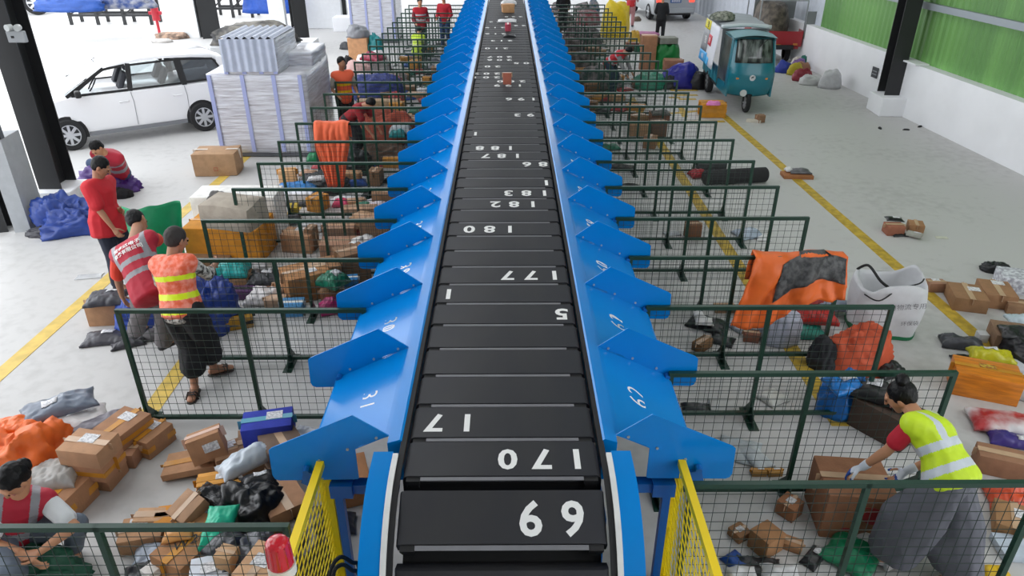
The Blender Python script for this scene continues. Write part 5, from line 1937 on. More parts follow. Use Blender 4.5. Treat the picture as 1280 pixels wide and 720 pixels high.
# --- crouching woman, lower left corner
pel = A_(18, 668, .34)
nk = A_(22, 622, .72); hd = A_(18, 600, .88)
PE = Person('woman in a dark red vest and white t-shirt crouching at the lower left corner', pel, nk, hd, V((-.3, -.6, -.55)),
            (A_(50, 690, .42), A_(36, 694, .40)), (A_(92, 686, .085), A_(40, 716, .085)), (.45, -.75), sh=(-.9, -.35, 0), scale=1.0,
            toe=(V((.5, -.75, 0)), V((.2, -1, 0))), kneeL=V((.4, -.3, 1)), kneeR=V((.1, -.6, 1)), elbL=V((.9, -.1, -.1)), elbR=V((-.8, 0, -.2)), curl=(.8, .7), hand_dir=(V((-.9, -.2, -.2)), V((.6, -.4, -.3))), bend=.05)
PE.shoes(mat('black_sneaker', '2c2c30', .6), name='sneaker')
PE.pants(mat('blue_grey_jeans', '66707e', .8, var=.15), leg=1.9, e=.012, disp=.006)
PE.top(mat('white_tshirt', 'd4d6d8', .8, var=.05), sleeve=.7, e=.014)
v_ = PE.top(REDV, arms=False, e=.03, name='reflective_vest', hem=.12, colorfn=PE.vest_color([(.2, .32)], (.075, .125, .35)), mats_=[REDV, mat('vest_grey_band', '8c8c92', .45, var=.08)])
PE.hair(bun=(.0, .095))
gb = A_(40, 712, .2)
heap(30, 714, (.75, .4, .3), 8, mat('dark_green_woven', '14503a', .6, bump=.4, bscale=12), 'dark green woven sack in front of the crouching woman', name='woven_sack', cat='sack', seed=140, P=A_(34, 722, .15))

# --- crouching worker in the distance behind the red polo shirt
hd = A_(121, 186, .92)
PF = Person('worker in a red vest with grey bands squatting behind the man in the red polo', A_(148, 214, .32), A_(133, 194, .80), V((A_(122, 186, .92))), V((-.2, -.7, -.6)),
            (A_(134, 214, .42), A_(128, 208, .45)), (A_(157, 222, .085), A_(140, 226, .085)), (-.3, -.9), sh=(-.95, .2, 0), scale=1.0, knee=V((-.1, -.5, 1)), near=True, voxel=.014, curl=(.6, .6), bend=.05)
PF.pants(mat('blue_jeans', '3a4c6a', .8), leg=1.9, e=.014)
PF.shoes(mat('dark_shoe', '26262a', .6))
PF.top(mat('dark_tshirt', '5a5050', .8), sleeve=.7)
PF.top(REDV, arms=False, e=.032, name='reflective_vest', colorfn=PF.vest_color([(.25, .36), (.6, .7)]), mats_=[REDV, mat('vest_grey_band', '8c8c92', .45, var=.08)])
PF.hair()

# --- distant people


def far(label, x, y, z0, hgt, fwd, top_m, bot_m, pose='stand', vest=None, bands=((.25, .36), (.55, .66)), band_m=None, skin=None, hair=HAIR, hands=None, sleeve=1.9):
    k = hgt / 1.68
    f = V((fwd[0], fwd[1], 0)).normalized()
    r = f.cross(V((0, 0, 1)))
    b = V((x, y, 0))
    if pose == 'stand':
        P, N, H_ = b + V((0, 0, .90 * k)), b + V((0, 0, 1.38 * k)) + f * .02, b + V((0, 0, 1.55 * k)) + f * .05
        hs = (N + f * .22 * k - r * .2 * k - V((0, 0, .42 * k)), N + f * .22 * k + r * .2 * k - V((0, 0, .42 * k)))
        lk = f - V((0, 0, .3))
    elif pose == 'bend':
        P = b + V((0, 0, .86 * k)) - f * .1
        N = P + f * .36 * k + V((0, 0, .28 * k)); H_ = N + f * .15 * k + V((0, 0, .04))
        hs = (N + f * .2 - r * .15 - V((0, 0, .5 * k)), N + f * .2 + r * .15 - V((0, 0, .5 * k)))
        lk = f * .5 - V((0, 0, .8))
    else:
        P = b + V((0, 0, .28)) - f * .15
        N = P + f * .22 * k + V((0, 0, .42 * k)); H_ = N + f * .08 * k + V((0, 0, .14))
        hs = (N + f * .3 - r * .15 - V((0, 0, .4 * k)), N + f * .3 + r * .15 - V((0, 0, .4 * k)))
        lk = f - V((0, 0, .6))
    if hands:
        hs = hands
    p = Person(label, P, N, H_, lk, hs, (b - r * .1 + V((0, 0, .085)), b + r * .1 + V((0, 0, .085))), fwd, near=False, scale=k, skin=skin, knee=f + V((0, 0, .9 if pose == 'squat' else .1)))
    p.pants(bot_m, leg=1.95, e=.016)
    p.shoes(mat('dark_shoe', '26262a', .6))
    p.top(top_m, sleeve=sleeve, e=.016)
    if vest:
        p.top(vest, arms=False, e=.036, name='reflective_vest', colorfn=p.vest_color(bands), mats_=[vest, band_m or SILVER])
    p.hair(m=hair)
    return p


BLKC = cloth('1a1b1f'); REDC = cloth('b01c2c')
ORV2 = mat('orange_vest', 'e8603c', .6)
pg = A_(430, 118, .9)
far('man in an orange vest with yellow bands standing behind the draped orange bag', pg.x, pg.y, 0, 1.62, (.5, -.8), cloth('9a948c'), BLKC, vest=ORV2, bands=((.2, .31), (.48, .59)), band_m=mat('yellow_band', 'e8b800', .5), sleeve=.7, skin=SKIN2)
q_ = A_(452, 172, .5)
far('worker in a dark red shirt bending down behind the draped orange bag', q_.x - .15, q_.y + .15, 0, 1.55, (.9, -.3), cloth('8c1620'), cloth('2a2a30'), pose='bend', sleeve=.7, skin=SKIN2)
q_ = A_(524, 70, .1)
far('worker in a fluorescent lime vest sitting low among the far left fences', q_.x, q_.y, 0, 1.6, (.2, 1), cloth('b8b8b4'), cloth('2c3438'), pose='squat', vest=mat('lime_vest', 'c0dc30', .6), band_m=mat('pale_lime_band', 'd8e090', .5))
q_ = A_(526, 30, .9)
far('worker in a red vest with silver bands standing far away left of the belt', q_.x, q_.y, 0, 1.66, (.3, -1), cloth('70222c'), cloth('20282c'), vest=REDC)
q_ = A_(556, 24, .9)
far('worker in a red top and blue trousers far away close to the belt', q_.x, q_.y, 0, 1.66, (-.2, -1), REDC, cloth('24406a'))
q_ = A_(772, 78, .8)
far('worker in a red vest bending among the far right fences', q_.x - .1, q_.y, 0, 1.55, (.75, -.5), cloth('8a8a8c'), cloth('22384c'), pose='bend', vest=mat('bright_red_vest', 'c02a34', .7), bands=((.2, .3), (.7, .8)), skin=SKIN2)
q_ = A_(825, 40, .3)
far('man dressed all in black standing behind the green sack with his back turned', q_.x, q_.y, 0, 1.5, (.25, 1), BLKC, BLKC)
q_ = A_(787, 32, .05)
far('worker in a red and white vest and pale pink trousers at the far right', q_.x, q_.y, 0, 1.6, (.4, 1), cloth('c8a0a0'), cloth('b88488'), vest=mat('bright_red_vest', 'c02a34', .7))
q_ = A_(704, 10, .9)
far('worker in black far away beside the belt on the right', q_.x, q_.y, 0, 1.6, (0, -1), BLKC, cloth('1c2026'))
# ------------------------------------------------------------------ vehicles
WHP = mat('white_car_paint', 'e2e2e4', .25, coat=.4)
SILP = mat('silver_car_paint', 'a8acb0', .3, coat=.3, metal=.3)
PANE = mat('car_glass', 'dfe6e8', .02, trans=1.0)
TEAL = mat('teal_paint', '0f6f80', .3, coat=.3)
RIM = mat('alloy_rim', 'c0c2c6', .3, metal=.6)
LAMPR = mat('red_tail_lamp', 'c02010', .3, emit=('ff5040', 1.6))


def wheel(name, parent, c, r, w, axis=V((0, 1, 0)), spokes=7, rimm=None, rr=.62):
    """tyre with a rim facing +axis"""
    c = V(c)
    axis = V(axis).normalized()
    u = V((0, 0, 1))
    x = u.cross(axis).normalized()
    q = MB()
    prof_ = [(-w / 2, r * .66), (-w / 2, r * .93), (-w * .32, r), (w * .32, r), (w / 2, r * .93), (w / 2, r * .66)]
    n = 28
    q.grid(lambda a, b: c + axis * prof_[round(b * 5)][0] + (x * math.cos(2 * PI * a) + u * math.sin(2 * PI * a)) * prof_[round(b * 5)][1], n, 5, closed_u=True)
    t = q.build(name, RUBBER, parent, smooth=True)
    q = MB()
    q.grid(lambda a, b: c + axis * (w * .42 if b < .5 else w * .46) + (x * math.cos(2 * PI * a) + u * math.sin(2 * PI * a)) * (r * (.68 if b < .5 else .60)), n, 1, closed_u=True)
    q.cyl(c + axis * w * .2, c + axis * w * .24, r * .66, n=24)
    rim = q.build('rim', mat('dark_hub', '3c3e42', .5), t, smooth=True)
    q = MB()
    for i in range(spokes):
        a = 2 * PI * i / spokes
        d = x * math.cos(a) + u * math.sin(a)
        q.beam(c + axis * w * .44 + d * r * .08, c + axis * w * .42 + d * r * .66, r * .17, w * .12, up=axis)
    q.cyl(c + axis * w * .36, c + axis * w * .5, r * .14, n=12)
    q.grid(lambda a, b: c + axis * w * .46 + (x * math.cos(2 * PI * a) + u * math.sin(2 * PI * a)) * (r * (.69 if b < .5 else .60)), n, 1, closed_u=True)
    q.build('spokes', rimm or RIM, t, fix=False)
    return t


def loft(sections, n):
    """sections: list of rings with n points each"""
    q = MB()
    vs = [p for s_ in sections for p in s_]
    fs = []
    for i in range(len(sections) - 1):
        for j in range(n):
            j2 = (j + 1) % n
            fs.append((i * n + j, i * n + j2, (i + 1) * n + j2, (i + 1) * n + j))
    fs.append(tuple(range(n - 1, -1, -1)))
    k_ = (len(sections) - 1) * n
    fs.append(tuple(k_ + j for j in range(n)))
    q.add(vs, fs)
    return q


def interp(tab, x):
    for i in range(len(tab) - 1):
        if tab[i][0] <= x <= tab[i + 1][0]:
            t = (x - tab[i][0]) / (tab[i + 1][0] - tab[i][0])
            return tab[i][1] + (tab[i + 1][1] - tab[i][1]) * t
    return tab[0][1] if x < tab[0][0] else tab[-1][1]


pF = at(93, 187, 0); pR = at(258, 163, 0)
hv = (pF - pR)
wb = hv.length
SCL = wb / 2.72
ang = math.atan2(hv.y, hv.x)
nl = V((-hv.y, hv.x, 0)).normalized()
org = pR - nl * .80 * SCL
van = thing('minivan', 'white minivan parked behind the wrapped pallet stack, front wheel to the left', 'car', org, ang)
van.scale = (SCL, SCL, SCL * 1.07)
top_t = [(-.78, .95), (-.70, 1.03), (2.62, 1.03), (2.85, .99), (3.25, .88), (3.45, .76), (3.53, .60)]
secs = []
for x in [-.78, -.74, -.6, -.2, .4, 1.0, 1.6, 2.2, 2.6, 2.85, 3.1, 3.3, 3.45, 3.53]:
    zt = interp(top_t, x)
    w_ = .83 if x < 2.6 else .83 - .22 * ((x - 2.6) / .93) ** 2.2
    if x < -.6:
        w_ = .83 - .05 * ((-.6 - x) / .18) ** 2
    hs = [(w_ - .04, .24), (w_ + .0, .34), (w_ + .012, .55), (w_ + .015, min(.8, zt - .08)), (w_ - .005, zt - .035), (w_ - .05, zt)]
    ring = [V((x, y, z)) for y, z in hs] + [V((x, 0, zt + .012))] + [V((x, -y, z)) for y, z in reversed(hs)]
    secs.append(ring)
loft(secs, 13).build('body', WHP, van, smooth=True)
# roof shell
rt = [(-.66, 1.46), (-.5, 1.56), (.2, 1.64), (1.0, 1.65), (1.55, 1.58), (1.85, 1.49)]
secs = []
for x in [-.70, -.62, -.4, 0, .5, 1.0, 1.4, 1.65, 1.85]:
    zt = interp(rt, x)
    w_ = .66 if x > -.5 else .64
    secs.append([V((x, y, z)) for y, z in ((w_ + .01, zt - .09), (w_, zt - .045), (w_ - .07, zt - .012), (0, zt + .012), (-w_ + .07, zt - .012), (-w_, zt - .045), (-w_ - .01, zt - .09), (-w_ + .05, zt - .09), (0, zt - .04), (w_ - .05, zt - .09))])
loft(secs, 10).build('roof', WHP, van, smooth=True)


def sp(x, z, sgn, out=0.0):
    t = (z - 1.0) / .52
    return V((x, sgn * (.815 - .15 * t + out), z))


for sg in (1, -1):
    for (a, b, w_) in (((2.60, 1.02), (1.78, 1.47), .06), ((1.38, 1.01), (1.30, 1.52), .09), ((.26, 1.01), (.30, 1.55), .1), ((-.66, 1.02), (-.58, 1.46), .14)):
        q = MB(); q.beam(sp(a[0], a[1], sg, -.01), sp(b[0], b[1], sg, -.015), w_, .04, up=V((0, sg, 0)))
        q.build('pillar', BLACK if a[0] > -.5 else WHP, van)
    for (poly, nm) in (([(2.50, 1.04), (1.82, 1.44), (1.36, 1.49), (1.42, 1.04)], 'side_window'), ([(1.34, 1.04), (1.27, 1.49), (.36, 1.51), (.32, 1.05)], 'side_window'), ([(.22, 1.06), (.25, 1.51), (-.45, 1.46), (-.6, 1.2), (-.5, 1.08)], 'side_window')):
        if poly[0][0] > 2:
            continue
        q = MB(); q.prism([sp(x, z, sg) for x, z in poly], (0, -sg * .006, 0))
        o = q.build(nm, PANE if poly[0][0] > 1 else mat('smoked_glass', '5a6268', .04, trans=.7), van)
        q = MB()
        for i in range(len(poly)):
            a, b = poly[i], poly[(i + 1) % len(poly)]
            q.beam(sp(a[0], a[1], sg, .004), sp(b[0], b[1], sg, .004), .04, .012, up=V((0, sg, 0)))
        q.build('window_frame', BLACK, o)
    q = MB()
    for a, b in (((2.50, 1.035), (1.82, 1.45)), ((1.82, 1.45), (1.36, 1.50)), ((1.42, 1.035), (2.5, 1.035))):
        q.beam(sp(a[0], a[1], sg, .004), sp(b[0], b[1], sg, .004), .045, .014, up=V((0, sg, 0)))
    q.build('window_frame', BLACK, van)
    for xw in (0, 2.72):
        # arch and wheel
        q = MB()
        pl = [(xw + .36 * math.cos(PI * i / 14), .30 + .37 * math.sin(PI * i / 14)) for i in range(15)]
        pl = [(xw + .36, .22)] + pl + [(xw - .36, .22)]
        q.prism([V((x, sg * (.832 if xw < 1 else .828), z)) for x, z in pl], (0, sg * .014, 0))
        q.build('wheel_arch', BLACK, van)
        wheel('wheel', van, (xw, sg * .80, .31), .31, .2, axis=V((0, sg, 0)), spokes=8)
    for xd in (1.38, .28):
        q = MB()
        q.beam(V((xd, sg * .846, .34)), V((xd - .02, sg * .848, .8)), .012, .006, up=V((0, sg, 0)))
        q.beam(V((xd - .02, sg * .848, .8)), V((xd, sg * .83, 1.0)), .012, .006, up=V((0, sg, 0)))
        q.build('door_seam', mat('seam_grey', '8c8c90', .7), van)
    for xd in (1.55, .45):
        q = MB(); q.box((xd, sg * .856, .83), (.2, .025, .04)); q.build('door_handle', WHP, van, bevel=.008)
    q = MB(); q.beam(V((.35, sg * .835, .27)), V((2.35, sg * .835, .27)), .02, .08); q.build('sill', mat('grey_sill', '707276', .6), van)
    q = MB(); q.box((2.38, sg * .93, 1.08), (.12, .18, .13)); q.build('wing_mirror', BLACK, van, bevel=.03, seg=2)
q = MB(); q.prism([V((2.62, .70, 1.05)), V((1.86, .60, 1.46)), V((1.86, -.60, 1.46)), V((2.62, -.70, 1.05))], (.005, 0, .006)); q.build('windscreen', PANE, van)
q = MB(); q.prism([V((-.70, .66, 1.05)), V((-.66, .58, 1.42)), V((-.66, -.58, 1.42)), V((-.70, -.66, 1.05))], (-.006, 0, 0)); q.build('rear_window', GLASS, van)
for (x, y) in ((1.55, .38), (1.55, -.38), (.7, .38), (.7, -.38)):
    q = MB(); q.beam(V((x, y, 1.0)), V((x - .18, y, 1.33)), .36, .1); q.beam(V((x - .19, y, 1.36)), V((x - .22, y, 1.44)), .2, .08)
    q.build('seat', mat('dark_seat', '3a3c42', .8), van, bevel=.03, seg=2)
tube('steering_wheel', [V((2.05 - .1 * math.cos(a), .38 + .17 * math.sin(a), 1.13 + .13 * math.cos(a))) for a in [2 * PI * i / 12 for i in range(13)]], .014, BLACK, van)
for sg in (1, -1):
    q = MB(); q.box((3.38, sg * .56, .68), (.22, .2, .12)); q.build('headlamp', mat('clear_lamp', 'b8c0c8', .15), van, bevel=.03, seg=2)

# heap of scrap behind the stack of blue-white sheets (on the van roof side)
heap(318, 38, (1.9, .9, .4), 12, mat('grey_scrap', '7c7870', .7, color2='2a2a2c', vscale=3), 'dark and grey plastic sheeting lying on the cab of the vehicle behind the stack', name='plastic_sheet', cat='sheet', z0=1.3, seed=200, P=at(318, 42, 1.5))
tb = at(318, 42, 1.5)
pk = thing('parked_cart', 'pale flat cart behind the wrapped pallet stack', 'cart', (tb.x, tb.y, 0))
q = MB(); q.box((0, 0, .85), (1.9, .9, .9)); q.build('load_bed', mat('pale_cart', 'c0c2c4', .6), pk, bevel=.04)
for x in (-.7, .7):
    for y in (-.36, .36):
        wheel('wheel', pk, (x, y, .22), .22, .12, axis=V((0, -1, 0)), spokes=5)

# ---- shrink-wrapped stacks
def wrap_mat(key, c1='c9cbd6', band='8f98c8'):
    m = bpy.data.materials.new(key)
    m.use_nodes = True
    nt = m.node_tree
    b = nt.nodes['Principled BSDF']
    tc = nt.nodes.new('ShaderNodeTexCoord')
    mp = nt.nodes.new('ShaderNodeMapping')
    mp.inputs['Scale'].default_value = (1.2, 1.2, 14)
    n = nt.nodes.new('ShaderNodeTexNoise')
    n.inputs['Scale'].default_value = 2.2
    n.inputs['Detail'].default_value = 5
    nt.links.new(tc.outputs['Object'], mp.inputs[0])
    nt.links.new(mp.outputs[0], n.inputs['Vector'])
    r = nt.nodes.new('ShaderNodeValToRGB')
    r.color_ramp.elements[0].position = .35
    r.color_ramp.elements[0].color = lin('b4b2ba')
    r.color_ramp.elements[1].position = .65
    r.color_ramp.elements[1].color = lin('d8dae2')
    nt.links.new(n.outputs[0], r.inputs[0])
    nt.links.new(r.outputs[0], b.inputs['Base Color'])
    bp = nt.nodes.new('ShaderNodeBump')
    bp.inputs['Strength'].default_value = .8
    bp.inputs['Distance'].default_value = .03
    nt.links.new(n.outputs[0], bp.inputs['Height'])
    nt.links.new(bp.outputs[0], b.inputs['Normal'])
    b.inputs['Roughness'].default_value = .3
    b.inputs['Coat Weight'].default_value = .3
    return m


WRAP = wrap_mat('stretch_film')
EDGEB = mat('blue_corner_band', 'a2aad6', .4)


def soft_block(q, c, size, seed, amp=.02, nu=14, nv=10):
    bm = bmesh.new()
    bmesh.ops.create_cube(bm, size=1)
    bmesh.ops.subdivide_edges(bm, edges=bm.edges, cuts=9, use_grid_fill=True)
    sd = V((seed, seed * 2, 0))
    for v in bm.verts:
        p = V((v.co.x * size[0], v.co.y * size[1], v.co.z * size[2]))
        nrm = p.normalized()
        k_ = 1 - abs(noise.noise(V((p.x * 3, p.y * 3, p.z * 7)) + sd)) * 2
        v.co = p + nrm * amp * k_ + V(c)
    off = len(q.v)
    bm.verts.index_update()
    q.add([v.co for v in bm.verts], [[v.index for v in f.verts] for f in bm.faces])
    bm.free()


def stack(label, x0, x1, y0, y1, tiers, pallet_rz=0.0, bands=(.02, .36, .68, .95), name='wrapped_pallet'):
    o = thing(name, label, 'wrapped pallet', ((x0 + x1) / 2, (y0 + y1) / 2, 0), pallet_rz)
    w, d = x1 - x0, y1 - y0
    q = MB()
    q.box((0, 0, .055), (w * .98, d * .98, .09))
    q.build('pallet', mat('grey_pallet', '585a60', .7), o, bevel=.01)
    z = .1
    for i, (h, a, b, f, g) in enumerate(tiers):
        q = MB()
        ww, dd = (b - a) * w, (g - f) * d
        c = ((a + b) / 2 * w - w / 2, (f + g) / 2 * d - d / 2, z + h / 2)
        soft_block(q, c, (ww, dd, h), i + x0)
        bl = q.build('wrapped_load', WRAP, o, smooth='all')
        q = MB()
        for t in bands:
            q.box((c[0] - ww / 2 + t * ww, c[1] - dd / 2 - .02, c[2]), (.07, .02, h * .98))
        q.build('edge_band', EDGEB, bl)
        if i > 0:
            q = MB()
            q.grid(lambda u, v: (c[0] + (u - .5) * ww * 1.02, c[1] + (v - .5) * dd * 1.02, z + h + .03 + .025 * math.sin(u * 44)), 60, 8)
            q.grid(lambda u, v: (c[0] + (u - .5) * ww * 1.02, c[1] - dd / 2 - .045 - .012 * math.sin(u * 44), z + h + .02 - v * h * .95), 60, 4)
            q.build('corrugated_cover', mat('bluish_film', 'b4bccf', .3, var=.1), bl, smooth='all', fix=False)
        z += h
    return o


a = at(277, 198); b = at(393, 198)
stack('tall shrink-wrapped white stack with blue bands on a pallet, before the white minivan', a.x, b.x, 13.1, 14.9, [(1.42, 0, 1, 0, 1), (.58, .20, .74, .0, .75)])
o = bpy.data.objects['wrapped_pallet']
q = MB(); soft_block(q, ((b.x - a.x) * .36, .35, 1.64), ((b.x - a.x) * .27, 1.1, .24), 9)
q.build('wrapped_load', WRAP, o, smooth='all')
a = at(441, 54); b = at(497, 54)
stack('far stack of shrink-wrapped white sheets with blue bands behind the tall tan carton', a.x, b.x, 25.5, 27.0, [(2.6, 0, 1, 0, 1)])

# ---- blue-green three-wheeler
f = at(931, 140, 0)
tr = thing('electric_tricycle', 'teal three-wheeled cargo vehicle with windscreen facing the camera', 'tricycle', (f.x, f.y, 0), math.radians(-93))
TS = 1.0
# x forward (towards the camera), front wheel contact at x=0
wheel('wheel', tr, (0, 0, .24), .24, .09, axis=V((0, -1, 0)), spokes=9)
for sg in (1, -1):
    wheel('wheel', tr, (-1.95, sg * .46, .26), .26, .13, axis=V((0, sg, 0)), spokes=6)
q = MB()
for sg in (1, -1):
    q.beam(V((0, sg * .075, .24)), V((-.12, sg * .075, .8)), .035)
q.build('fork', DSTEEL, tr)
q = MB(); q.beam(V((.16, 0, .40)), V((-.14, 0, .52)), .13, .02); q.build('mudguard', BLACK, tr)
# cab shell: side profile swept across, rounded
CW = .50


def cabw(z):
    return CW * (1 - .10 * max(0, (z - 1.0)) / .7 - .05 * max(0, .6 - z))


front = [(.10, .42), (.17, .60), (.19, .85), (.16, 1.02), (.02, 1.52), (-.05, 1.60)]
q = MB()


def cabf(u, v):
    """front skin: u across, v along the profile"""
    n_ = len(front) - 1
    t = v * n_
    i = min(int(t), n_ - 1)
    t -= i
    x = front[i][0] + (front[i + 1][0] - front[i][0]) * t
    z = front[i][1] + (front[i + 1][1] - front[i][1]) * t
    a = (u - .5) * 2
    return V((x - .13 * abs(a) ** 4, a * cabw(z), z + (.0 if z > .6 else .05 * (1 - abs(a)) * -1)))


q.sheet(cabf, 16, 20, .02)
fr = q.build('cab_front', TEAL, tr, smooth='all')
for sg in (1, -1):
    q = MB()
    # side frame of the cab: front post, roof rail, rear post, low sill
    pts = [(.04, .42), (.05, 1.0), (-.08, 1.58)]
    q.prism([V((.06, sg * (CW - .0), .36)), V((.07, sg * CW, 1.0)), V((-.08, sg * (CW - .045), 1.6)), V((-.2, sg * (CW - .045), 1.6)), V((-.10, sg * CW, 1.0)), V((-.22, sg * CW, .36))], (0, -sg * .03, 0))
    q.prism([V((-.20, sg * CW, .36)), V((-.20, sg * CW, .62)), V((-.95, sg * CW, .56)), V((-.95, sg * CW, .36))], (0, -sg * .03, 0))
    q.build('cab_side', TEAL, tr)
    q = MB()
    q.prism([V((-.15, sg * (CW - .01), .62)), V((-.2, sg * (CW - .05), 1.56)), V((-.95, sg * (CW - .05), 1.56)), V((-.95, sg * (CW - .01), .58))], (0, -sg * .008, 0))
    q.build('doorway_shade', mat('dark_doorway', '4c5450', .3, color2='2a302e', vscale=4), tr)  # dark sheet standing in for the shade inside the open cab doorway
q = MB(); q.grid(lambda u, v: (-.08 - .9 * v + .1, (u - .5) * 2 * .47, 1.60 + .06 * math.sin(PI * u) + .03 * math.sin(PI * v)), 10, 6)
q.grid(lambda u, v: (-.08 - .9 * v + .1, (u - .5) * 2 * .47, 1.57 + .05 * math.sin(PI * u)), 10, 6)
q.build('cab_roof', mat('pale_teal_roof', '6f9aa2', .4), tr, smooth='all', fix=False)
# windscreen
q = MB()


def wsf(u, v):
    p_ = cabf(.10 + .80 * u, .635 + .30 * v)
    return p_ + V((.02, 0, .004))


q.sheet(wsf, 12, 6, .008)
ws = q.build('windscreen', mat('hazy_windscreen', '6c7470', .08, color2='262a2a', vscale=5, stretch=(1, 2, .6)), tr, smooth='all')
q = MB()
edge = [wsf(0, 0), wsf(.5, 0), wsf(1, 0), wsf(1, .5), wsf(1, 1), wsf(.5, 1), wsf(0, 1), wsf(0, .5)]
for i in range(8):
    q.beam(edge[i] + V((.006, 0, 0)), edge[(i + 1) % 8] + V((.006, 0, 0)), .028, .016)
q.build('windscreen_seal', BLACK, ws)
q = MB(); q.beam(wsf(.85, .95) + V((.02, 0, 0)), wsf(.62, .45) + V((.02, 0, 0)), .012); q.build('wiper', BLACK, tr)
q = MB(); q.cyl(V((.185, 0, .80)), V((.205, 0, .80)), .065, n=20); e_ = q.build('emblem', mat('chrome', 'c8ccd0', .2, metal=.8), tr)
q = MB(); q.beam(V((.208, -.03, .79)), V((.208, .03, .81)), .012); q.beam(V((.208, .03, .83)), V((.208, -.02, .815)), .012); q.build('emblem_mark', BLACK, e_)
for sg in (1, -1):
    q = MB(); q.box((.165, sg * .30, .78), (.03, .09, .05)); q.build('indicator', mat('amber_lens', 'c8823c', .3), tr, bevel=.012)
q = MB(); q.cyl(V((.10, -.14, .46)), V((.17, -.14, .46)), .07, .075, n=14); q.build('headlamp', mat('lamp_glass', 'c4c8c8', .2), tr, smooth=True)
q = MB(); q.beam(V((-.75, -.3, .45)), V((-.75, .3, .45)), .4, .3); q.beam(V((-.95, -.3, .8)), V((-.95, .3, .8)), .08, .4); q.build('seat', BLACK, tr, bevel=.03)
# cargo bed
q = MB(); q.box((-1.75, 0, .38), (1.9, .96, .08)); q.build('chassis', DSTEEL, tr)
for sg in (1, -1):
    q = MB(); q.box((-1.85, sg * .50, .62), (1.65, .03, .38)); bs = q.build('bed_side', TEAL, tr)
    for i in range(5):
        q = MB(); q.box((-1.2 - i * .33, sg * .52, .62), (.03, .014, .36)); q.build('rib', mat('pale_teal', '4a98a8', .4), bs)
q = MB(); q.box((-1.02, 0, 1.05), (.03, 1.0, 1.2)); q.build('bed_front', mat('dull_board', '6c7478', .6), tr)
q = MB()
q.grid(lambda u, v: (-1.0 - 1.75 * v, (u - .5) * 1.08, 1.72 + .05 * math.sin(PI * u) + .01 * math.sin(v * 20)), 10, 12)
q.grid(lambda u, v: (-1.0 - 1.75 * v, (u - .5) * 1.08, 1.68 + .04 * math.sin(PI * u)), 10, 12)
q.build('canopy_roof', mat('grey_canopy', 'a0a6ac', .5), tr, smooth='all', fix=False)
tube('canopy_roll', [(-.93, -.56, 1.70), (-.93, 0, 1.74), (-.93, .56, 1.70)], .045, mat('pale_roll', 'c4ccd0', .4), tr)
for sg, nm in ((-1, 'side_banner'), (1, 'side_canvas')):
    q = MB()
    q.sheet(lambda u, v: (-1.05 - 1.6 * u, sg * (.545 + .10 * (1 - v) + .01 * math.sin(u * 9)), .72 + .95 * v), 12, 8, .006)
    bn = q.build(nm, mat('white_canvas', 'd6d8e0', .5), tr, smooth='all')
    if sg < 0:
        for (u0, u1, v0, v1, c) in ((.5, .98, .0, .25, '3a9cd8'), (.62, .98, .78, 1.0, 'd8cc30'), (.35, .6, .45, .7, 'c8283a'), (.6, .98, .25, .78, '8a8c90'), (.3, .5, .0, .18, '4ab0e8')):
            q = MB()
            q.sheet(lambda u, v: (-1.05 - 1.6 * (u0 + (u1 - u0) * u), sg * (.556 + .10 * (1 - (v0 + (v1 - v0) * v)) + .01 * math.sin((u0 + (u1 - u0) * u) * 9)), .72 + .95 * (v0 + (v1 - v0) * v)), 6, 4, .003)
            q.build('printed_block', mat('print_' + c, c, .5), bn, smooth='all')
        for t_, u_, v_, s_, m_ in (('招租', .80, .89, .16, BLACKINK), ('电话', .74, .12, .13, WHITE), ('广告', .8, .52, .2, WHITE), ('惠', .47, .57, .14, WHITE)):
            put_text('banner_lettering', t_, s_, m_, bn, frame((-1.05 - 1.6 * u_, -(.566 + .10 * (1 - v_)), .72 + .95 * v_), (1, 0, 0), (0, .1, 1)), bold=.002)
heap(0, 100, (.55, .45, .16), 0, mat('olive_net', '4c5448', .8, color2='9a9c90', vscale=14), 'olive green netting bundle on the canopy of the teal three-wheeler', name='netting_bundle', cat='bundle', z0=1.78, seed=210, P=at(903, 20, 1.85))
hb = at(895, 8, 1.9)

# ---- silver car, rear towards the camera
s0 = at(840, 27, 0)
sc_ = thing('silver_car', 'silver car seen from behind with lit red tail lamps at the top of the view', 'car', (s0.x + .05, s0.y + .0, 0), math.radians(96))
top_t = [(-.05, .95), (.0, 1.0), (2.9, .98), (3.7, .8)]
secs = []
for x in [-.03, .0, .12, .5, 1.2, 2, 2.8, 3.4, 3.8, 3.95]:
    zt = interp(top_t, x)
    w_ = .84 - (.06 if x < .0 else 0) - (.14 * max(0, (x - 3)) ** 2)
    hs = [(w_ - .04, .26), (w_, .38), (w_ + .01, .6), (w_, zt - .06), (w_ - .05, zt)]
    secs.append([V((x, y, z)) for y, z in hs] + [V((x, 0, zt + .01))] + [V((x, -y, z)) for y, z in reversed(hs)])
loft(secs, 11).build('body', SILP, sc_, smooth=True)
secs = []
for x, zt, w_ in ((.02, 1.02, .74), (.25, 1.5, .64), (.6, 1.6, .62), (1.6, 1.62, .62), (2.1, 1.5, .62), (2.8, 1.0, .7)):
    secs.append([V((x, w_ + .08, .98)), V((x, w_, zt - .06)), V((x, w_ - .08, zt)), V((x, -w_ + .08, zt)), V((x, -w_, zt - .06)), V((x, -w_ - .08, .98))])
loft(secs, 6).build('cabin', GLASS, sc_, smooth=True)
q = MB(); q.box((1.1, 0, 1.62), (1.3, 1.2, .05)); q.build('roof', SILP, sc_, bevel=.02)
q = MB(); q.box((-.04, 0, .42), (.1, 1.6, .2)); q.build('bumper', SILP, sc_, bevel=.03, seg=2)
